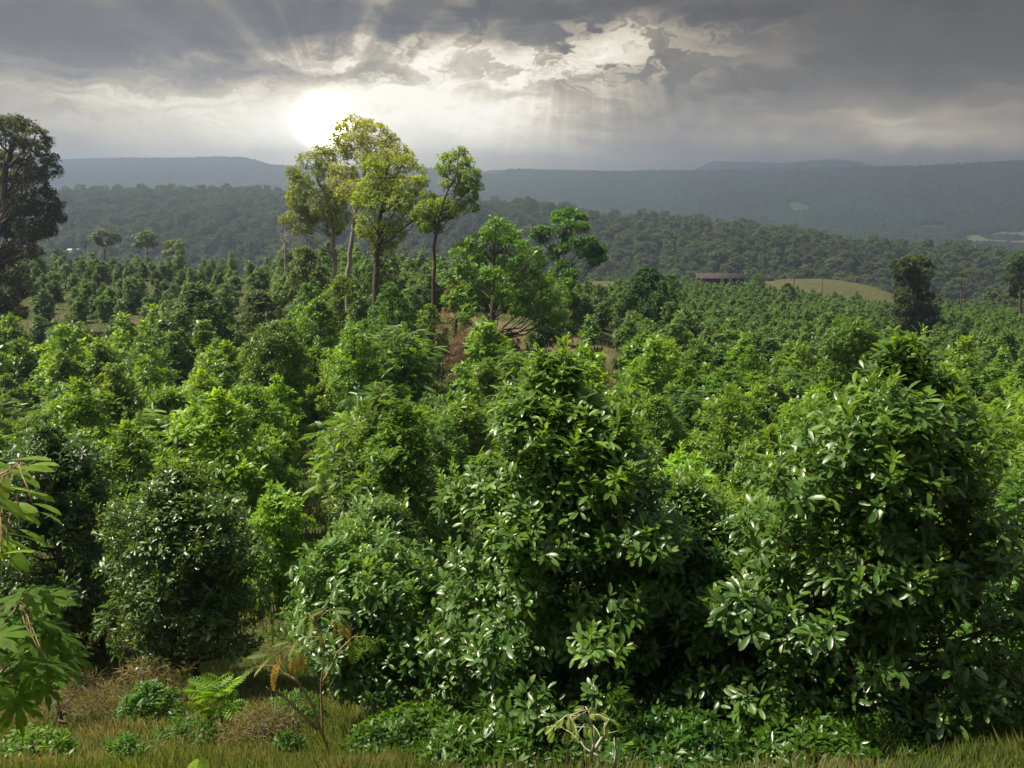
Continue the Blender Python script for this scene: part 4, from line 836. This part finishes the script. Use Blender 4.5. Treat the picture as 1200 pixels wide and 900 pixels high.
grassfield('meadow_grass', 'rough grass and weeds on the ground between the plantation rows', 90000, (-.72, .72), (18, 135), .5, .03, seed=5)
for o in bpy.data.objects:
    if o.name == 'dry_grass': o.color = (1.15, 1.0, .9, 1)
print('plants', round(time.time()-T0, 1))

# ================================================================== HAZE
def haze(density):
    tm = TM(); tm.box(-5200, 5200, -45, 3760, -125, 118); mat = bpy.data.materials.new('haze_air'); nt = nodes(mat)
    v = nn(nt, 'ShaderNodeVolumePrincipled'); v.inputs['Density'].default_value = density; v.inputs['Color'].default_value = (.53, .67, .95, 1); v.inputs['Anisotropy'].default_value = .66
    out = nn(nt, 'ShaderNodeOutputMaterial'); nt.links.new(v.outputs[0], out.inputs['Volume'])
    o = tm.build('haze', mat); tag(o, kind='stuff'); o['label'] = 'pale bluish haze in the air over the valley and hills'; return o
haze(6.0e-4)

# ================================================================== SKY
world = bpy.data.worlds.new('World'); bpy.context.scene.world = world; world.use_nodes = True
nt = world.node_tree; nt.nodes.clear(); L = nt.links.new
class E:
    """tiny expression helper over math nodes"""
    def __init__(s, v): s.v = v
    def _o(s, op, b=0.0, c=None, clamp=False):
        m = nn(nt, 'ShaderNodeMath', operation=op, use_clamp=clamp)
        for i, q in enumerate((s, b, c)):
            if q is None: continue
            q = q.v if isinstance(q, E) else q
            if isinstance(q, bpy.types.NodeSocket): L(q, m.inputs[i])
            else: m.inputs[i].default_value = q
        return E(m.outputs[0])
    def __add__(s, b): return s._o('ADD', b)
    __radd__ = __add__
    def __sub__(s, b): return s._o('SUBTRACT', b)
    def __rsub__(s, b): return E(b)._o('SUBTRACT', s)
    def __mul__(s, b): return s._o('MULTIPLY', b)
    __rmul__ = __mul__
    def __truediv__(s, b): return s._o('DIVIDE', b)
    def exp(s): return s._o('EXPONENT')
    def sat(s): return s._o('ADD', 0.0, clamp=True)
    def mx(s, b): return s._o('MAXIMUM', b)
    def mn(s, b): return s._o('MINIMUM', b)
    def pw(s, b): return s._o('POWER', b)
    def ab(s): return s._o('ABSOLUTE')
def ss(e, a, b):
    m = nn(nt, 'ShaderNodeMapRange', interpolation_type='SMOOTHSTEP'); L(e.v, m.inputs[0]); m.inputs[1].default_value = a; m.inputs[2].default_value = b; return E(m.outputs[0])
tc = nn(nt, 'ShaderNodeTexCoord'); sp = nn(nt, 'ShaderNodeSeparateXYZ'); L(tc.outputs['Generated'], sp.inputs[0])
X_, Y_, Z_ = (E(sp.outputs[i]) for i in range(3))
az = X_._o('ARCTAN2', Y_); el = Z_._o('ARCSINE')
# azimuth and elevation in "hundredths": u to the right, v up  (1 unit = 0.1 rad)
u = az*10.0; v = el*10.0
def S(px, row):
    d = ray(px, row); d = d/np.linalg.norm(d); return math.atan2(d[0], d[1])*10, math.asin(d[2])*10
def noise(uu, vv, sc, det=6, dist=0.0, w=0.0, rough=.55):
    c = nn(nt, 'ShaderNodeCombineXYZ'); L(uu.v, c.inputs[0]); L(vv.v, c.inputs[1]); c.inputs[2].default_value = w
    n = nn(nt, 'ShaderNodeTexNoise'); n.inputs['Scale'].default_value = sc; n.inputs['Detail'].default_value = det; n.inputs['Distortion'].default_value = dist; n.inputs['Roughness'].default_value = rough
    L(c.outputs[0], n.inputs['Vector']); return E(n.outputs[0])
wu = noise(u, v*2.2, .9, 4, w=1.7)-.5; wv = noise(u, v*2.2, .9, 4, w=8.2)-.5
fu = noise(u, v*2.0, 3.2, 5, w=3.3)-.5; fv = noise(u, v*2.0, 3.2, 5, w=5.1)-.5
U1 = u+wu*1.6+fu*.5; V1 = v+wv*.75+fv*.28
def blob(px, row, rx, ry, soft=False, rot=0.0):
    cu, cv = S(px, row); a = rx/FPX*10*.98; b = ry/FPX*10*.98; du, dv = (u-cu, v-cv) if soft else (U1-cu, V1-cv)
    if rot:
        c, s_ = math.cos(rot), math.sin(rot); du, dv = du*c+dv*s_, dv*c-du*s_
    q = (du*du)*(1/a/a)+(dv*dv)*(1/b/b); return (q*-1.0).exp()
# large-scale brightness of the overcast
B = blob(330, 150, 300, 60, True)*.28+blob(470, 150, 220, 55, True)*.07+blob(400, 185, 220, 30, True)*.06+blob(150, 125, 260, 40)*.10+.30
B = B+blob(520, 105, 190, 50)*.34+blob(465, 75, 110, 26)*.22+blob(620, 72, 150, 24)*.24+blob(735, 50, 90, 22)*.26+blob(870, 72, 80, 14)*.12+blob(560, 145, 130, 40, True)*.13
B = B+blob(1040, 145, 170, 28)*.22+blob(1010, 136, 60, 7)*.10+blob(900, 170, 300, 22, True)*.12+blob(1180, 165, 100, 12)*.12
B = B-blob(120, 40, 420, 42)*.30-blob(470, 30, 130, 26)*.16-blob(400, 82, 130, 9)*.26-blob(300, 95, 150, 10)*.14-blob(650, 10, 420, 13)*.20-blob(610, 40, 60, 13)*.12-blob(1000, 45, 300, 55, True)*.10-blob(1150, 60, 180, 70, True)*.08-blob(1150, 12, 300, 30, True)*.05
B = B-blob(790, 145, 120, 45, True)*.10-blob(1130, 110, 170, 24, True)*.05-blob(60, 170, 90, 25, True)*.06
# streaks and billows
n1 = noise(U1, V1*5.0, .8, 8, 0, w=2.0); n2 = noise(U1, V1*2.4, 1.9, 9, 0, w=6.0, rough=.6)
amp = blob(450, 90, 420, 90, True)*.20+.09
B = B+(n1-.5)*amp*2.7+(n2-.5)*amp*1.9+(noise(U1, V1*9.0, 1.1, 7, 0, w=21.0)-.5)*blob(200, 110, 330, 55, True)*.34
# bright broken edges where the cloud deck opens
n3 = noise(U1, V1*2.0, 1.7, 10, 0, w=12.0, rough=.62)
edge = ss(n3, .47, .51)*(ss(n3, .52, .60)*-1.0+1.0)
B = B+edge*(blob(560, 75, 230, 55, True)*.10+blob(740, 55, 160, 36, True)*.14+blob(200, 105, 240, 35, True)*.06)
hole = ss(n3, .43, .63)
B = B+(hole-.4)*(blob(715, 58, 100, 30, True)*.50+blob(540, 85, 170, 36, True)*.34+blob(520, 15, 120, 16, True)*.30+blob(330, 60, 60, 14, True)*.12)
# shafts fanning out from the hidden sun
su, sv = S(380, 143); du, dv = u-su, v-sv
ang = du._o('ARCTAN2', dv); c1 = nn(nt, 'ShaderNodeCombineXYZ'); L((ang*2.1).v, c1.inputs[0])
nr = nn(nt, 'ShaderNodeTexNoise'); nr.inputs['Scale'].default_value = 1.6; nr.inputs['Detail'].default_value = 3; L(c1.outputs[0], nr.inputs['Vector'])
rad2 = du*du+dv*dv
fan = ss(E(nr.outputs[0]), .34, .70); up_ = ss(dv, .25, .9)*(rad2*-.16).exp()
B = B+(fan-.45)*up_*.44
# rain shafts falling under the broken patch
ru, rv = S(690, -260); a2 = (u-ru)._o('ARCTAN2', rv-v); c2 = nn(nt, 'ShaderNodeCombineXYZ'); L((a2*9.0).v, c2.inputs[0])
nr2 = nn(nt, 'ShaderNodeTexNoise'); nr2.inputs['Scale'].default_value = 2.2; nr2.inputs['Detail'].default_value = 3; L(c2.outputs[0], nr2.inputs['Vector'])
B = B+(E(nr2.outputs[0])-.5)*blob(640, 125, 200, 55, True)*.50
# glow
core = (rad2*-(1/.0145)).exp()*480.0+(rad2*-(1/.09)).exp()*.7; halo = (rad2*-(1/.7)).exp()*.15; wide = (rad2*-(1/7.0)).exp()*.07
B = B+halo+wide
rp = nn(nt, 'ShaderNodeValToRGB'); L(B.v, rp.inputs[0]); cr = rp.color_ramp
stops = [(0, (.056, .048, .040)), (.18, (.116, .098, .076)), (.34, (.245, .205, .148)), (.5, (.45, .37, .25)), (.66, (.72, .63, .46)), (.82, (1.0, .90, .70)), (1, (1.2, 1.12, .95))]
cr.elements[0].position = 0; cr.elements[0].color = (*stops[0][1], 1); cr.elements[1].position = 1; cr.elements[1].color = (*stops[-1][1], 1)
for p_, c_ in stops[1:-1]: e_ = cr.elements.new(p_); e_.color = (*c_, 1)
glow = nn(nt, 'ShaderNodeMix', data_type='RGBA', blend_type='ADD'); glow.inputs[0].default_value = 1; L(rp.outputs[0], glow.inputs[6])
gc = nn(nt, 'ShaderNodeCombineColor')
for i_, k_ in enumerate((1.0, .86, .62)): L((core*(k_*1.3)).v, gc.inputs[i_])
L(gc.outputs[0], glow.inputs[7])
bgc = nn(nt, 'ShaderNodeBackground'); L(glow.outputs[2], bgc.inputs[0]); L(((v.mx(0.0)*-2.0).exp()*1.5+.58).v, bgc.inputs[1])
SUN_AZ, SUN_EL = math.radians(-84), math.radians(59)
sky = nn(nt, 'ShaderNodeTexSky', sky_type='NISHITA'); sky.sun_disc = False; sky.sun_elevation = SUN_EL; sky.sun_rotation = SUN_AZ; sky.dust_density = 4.0
bgs = nn(nt, 'ShaderNodeBackground'); L(sky.outputs[0], bgs.inputs[0]); bgs.inputs[1].default_value = .085
mx = nn(nt, 'ShaderNodeMixShader'); L((ss(v, 2.9, 7.0)*.6).v, mx.inputs[0]); L(bgc.outputs[0], mx.inputs[1]); L(bgs.outputs[0], mx.inputs[2])
wo = nn(nt, 'ShaderNodeOutputWorld'); L(mx.outputs[0], wo.inputs[0])
world.cycles.sampling_method = 'MANUAL'; world.cycles.sample_map_resolution = 1024

# ================================================================== SUN, CAMERA, RENDER
sl = bpy.data.lights.new('sun', 'SUN'); sl.energy = 5.0; sl.angle = math.radians(.6); sl.color = (1, .92, .74)
so = bpy.data.objects.new('sun', sl); C.objects.link(so)
sd = Vector((math.sin(SUN_AZ)*math.cos(SUN_EL), math.cos(SUN_AZ)*math.cos(SUN_EL), math.sin(SUN_EL))); so.rotation_euler = sd.to_track_quat('Z', 'Y').to_euler()
cam = bpy.data.cameras.new('camera'); cam.sensor_fit = 'HORIZONTAL'; cam.sensor_width = 36; cam.lens = 36*FPX/1200; cam.clip_start = .1; cam.clip_end = 20000
co = bpy.data.objects.new('camera', cam); C.objects.link(co); co.location = (0, 0, 0); co.rotation_euler = (math.radians(90)-PITCH, 0, 0)
sc = bpy.context.scene; sc.camera = co
sc.view_settings.view_transform = 'Standard'; sc.view_settings.look = 'None'; sc.view_settings.gamma = 1; sc.view_settings.exposure = .75
cy = sc.cycles; cy.max_bounces = 5; cy.diffuse_bounces = 2; cy.glossy_bounces = 2; cy.transmission_bounces = 3; cy.transparent_max_bounces = 4; cy.volume_bounces = 0
cy.use_denoising = True
try: cy.denoiser = 'OPENIMAGEDENOISE'; cy.denoising_prefilter = 'ACCURATE'
except Exception: pass
cy.use_adaptive_sampling = True; cy.adaptive_threshold = .012; cy.sample_clamp_indirect = 4; cy.caustics_reflective = False; cy.caustics_refractive = False
print('script', round(time.time()-T0, 1), 'objects', len(bpy.data.objects))
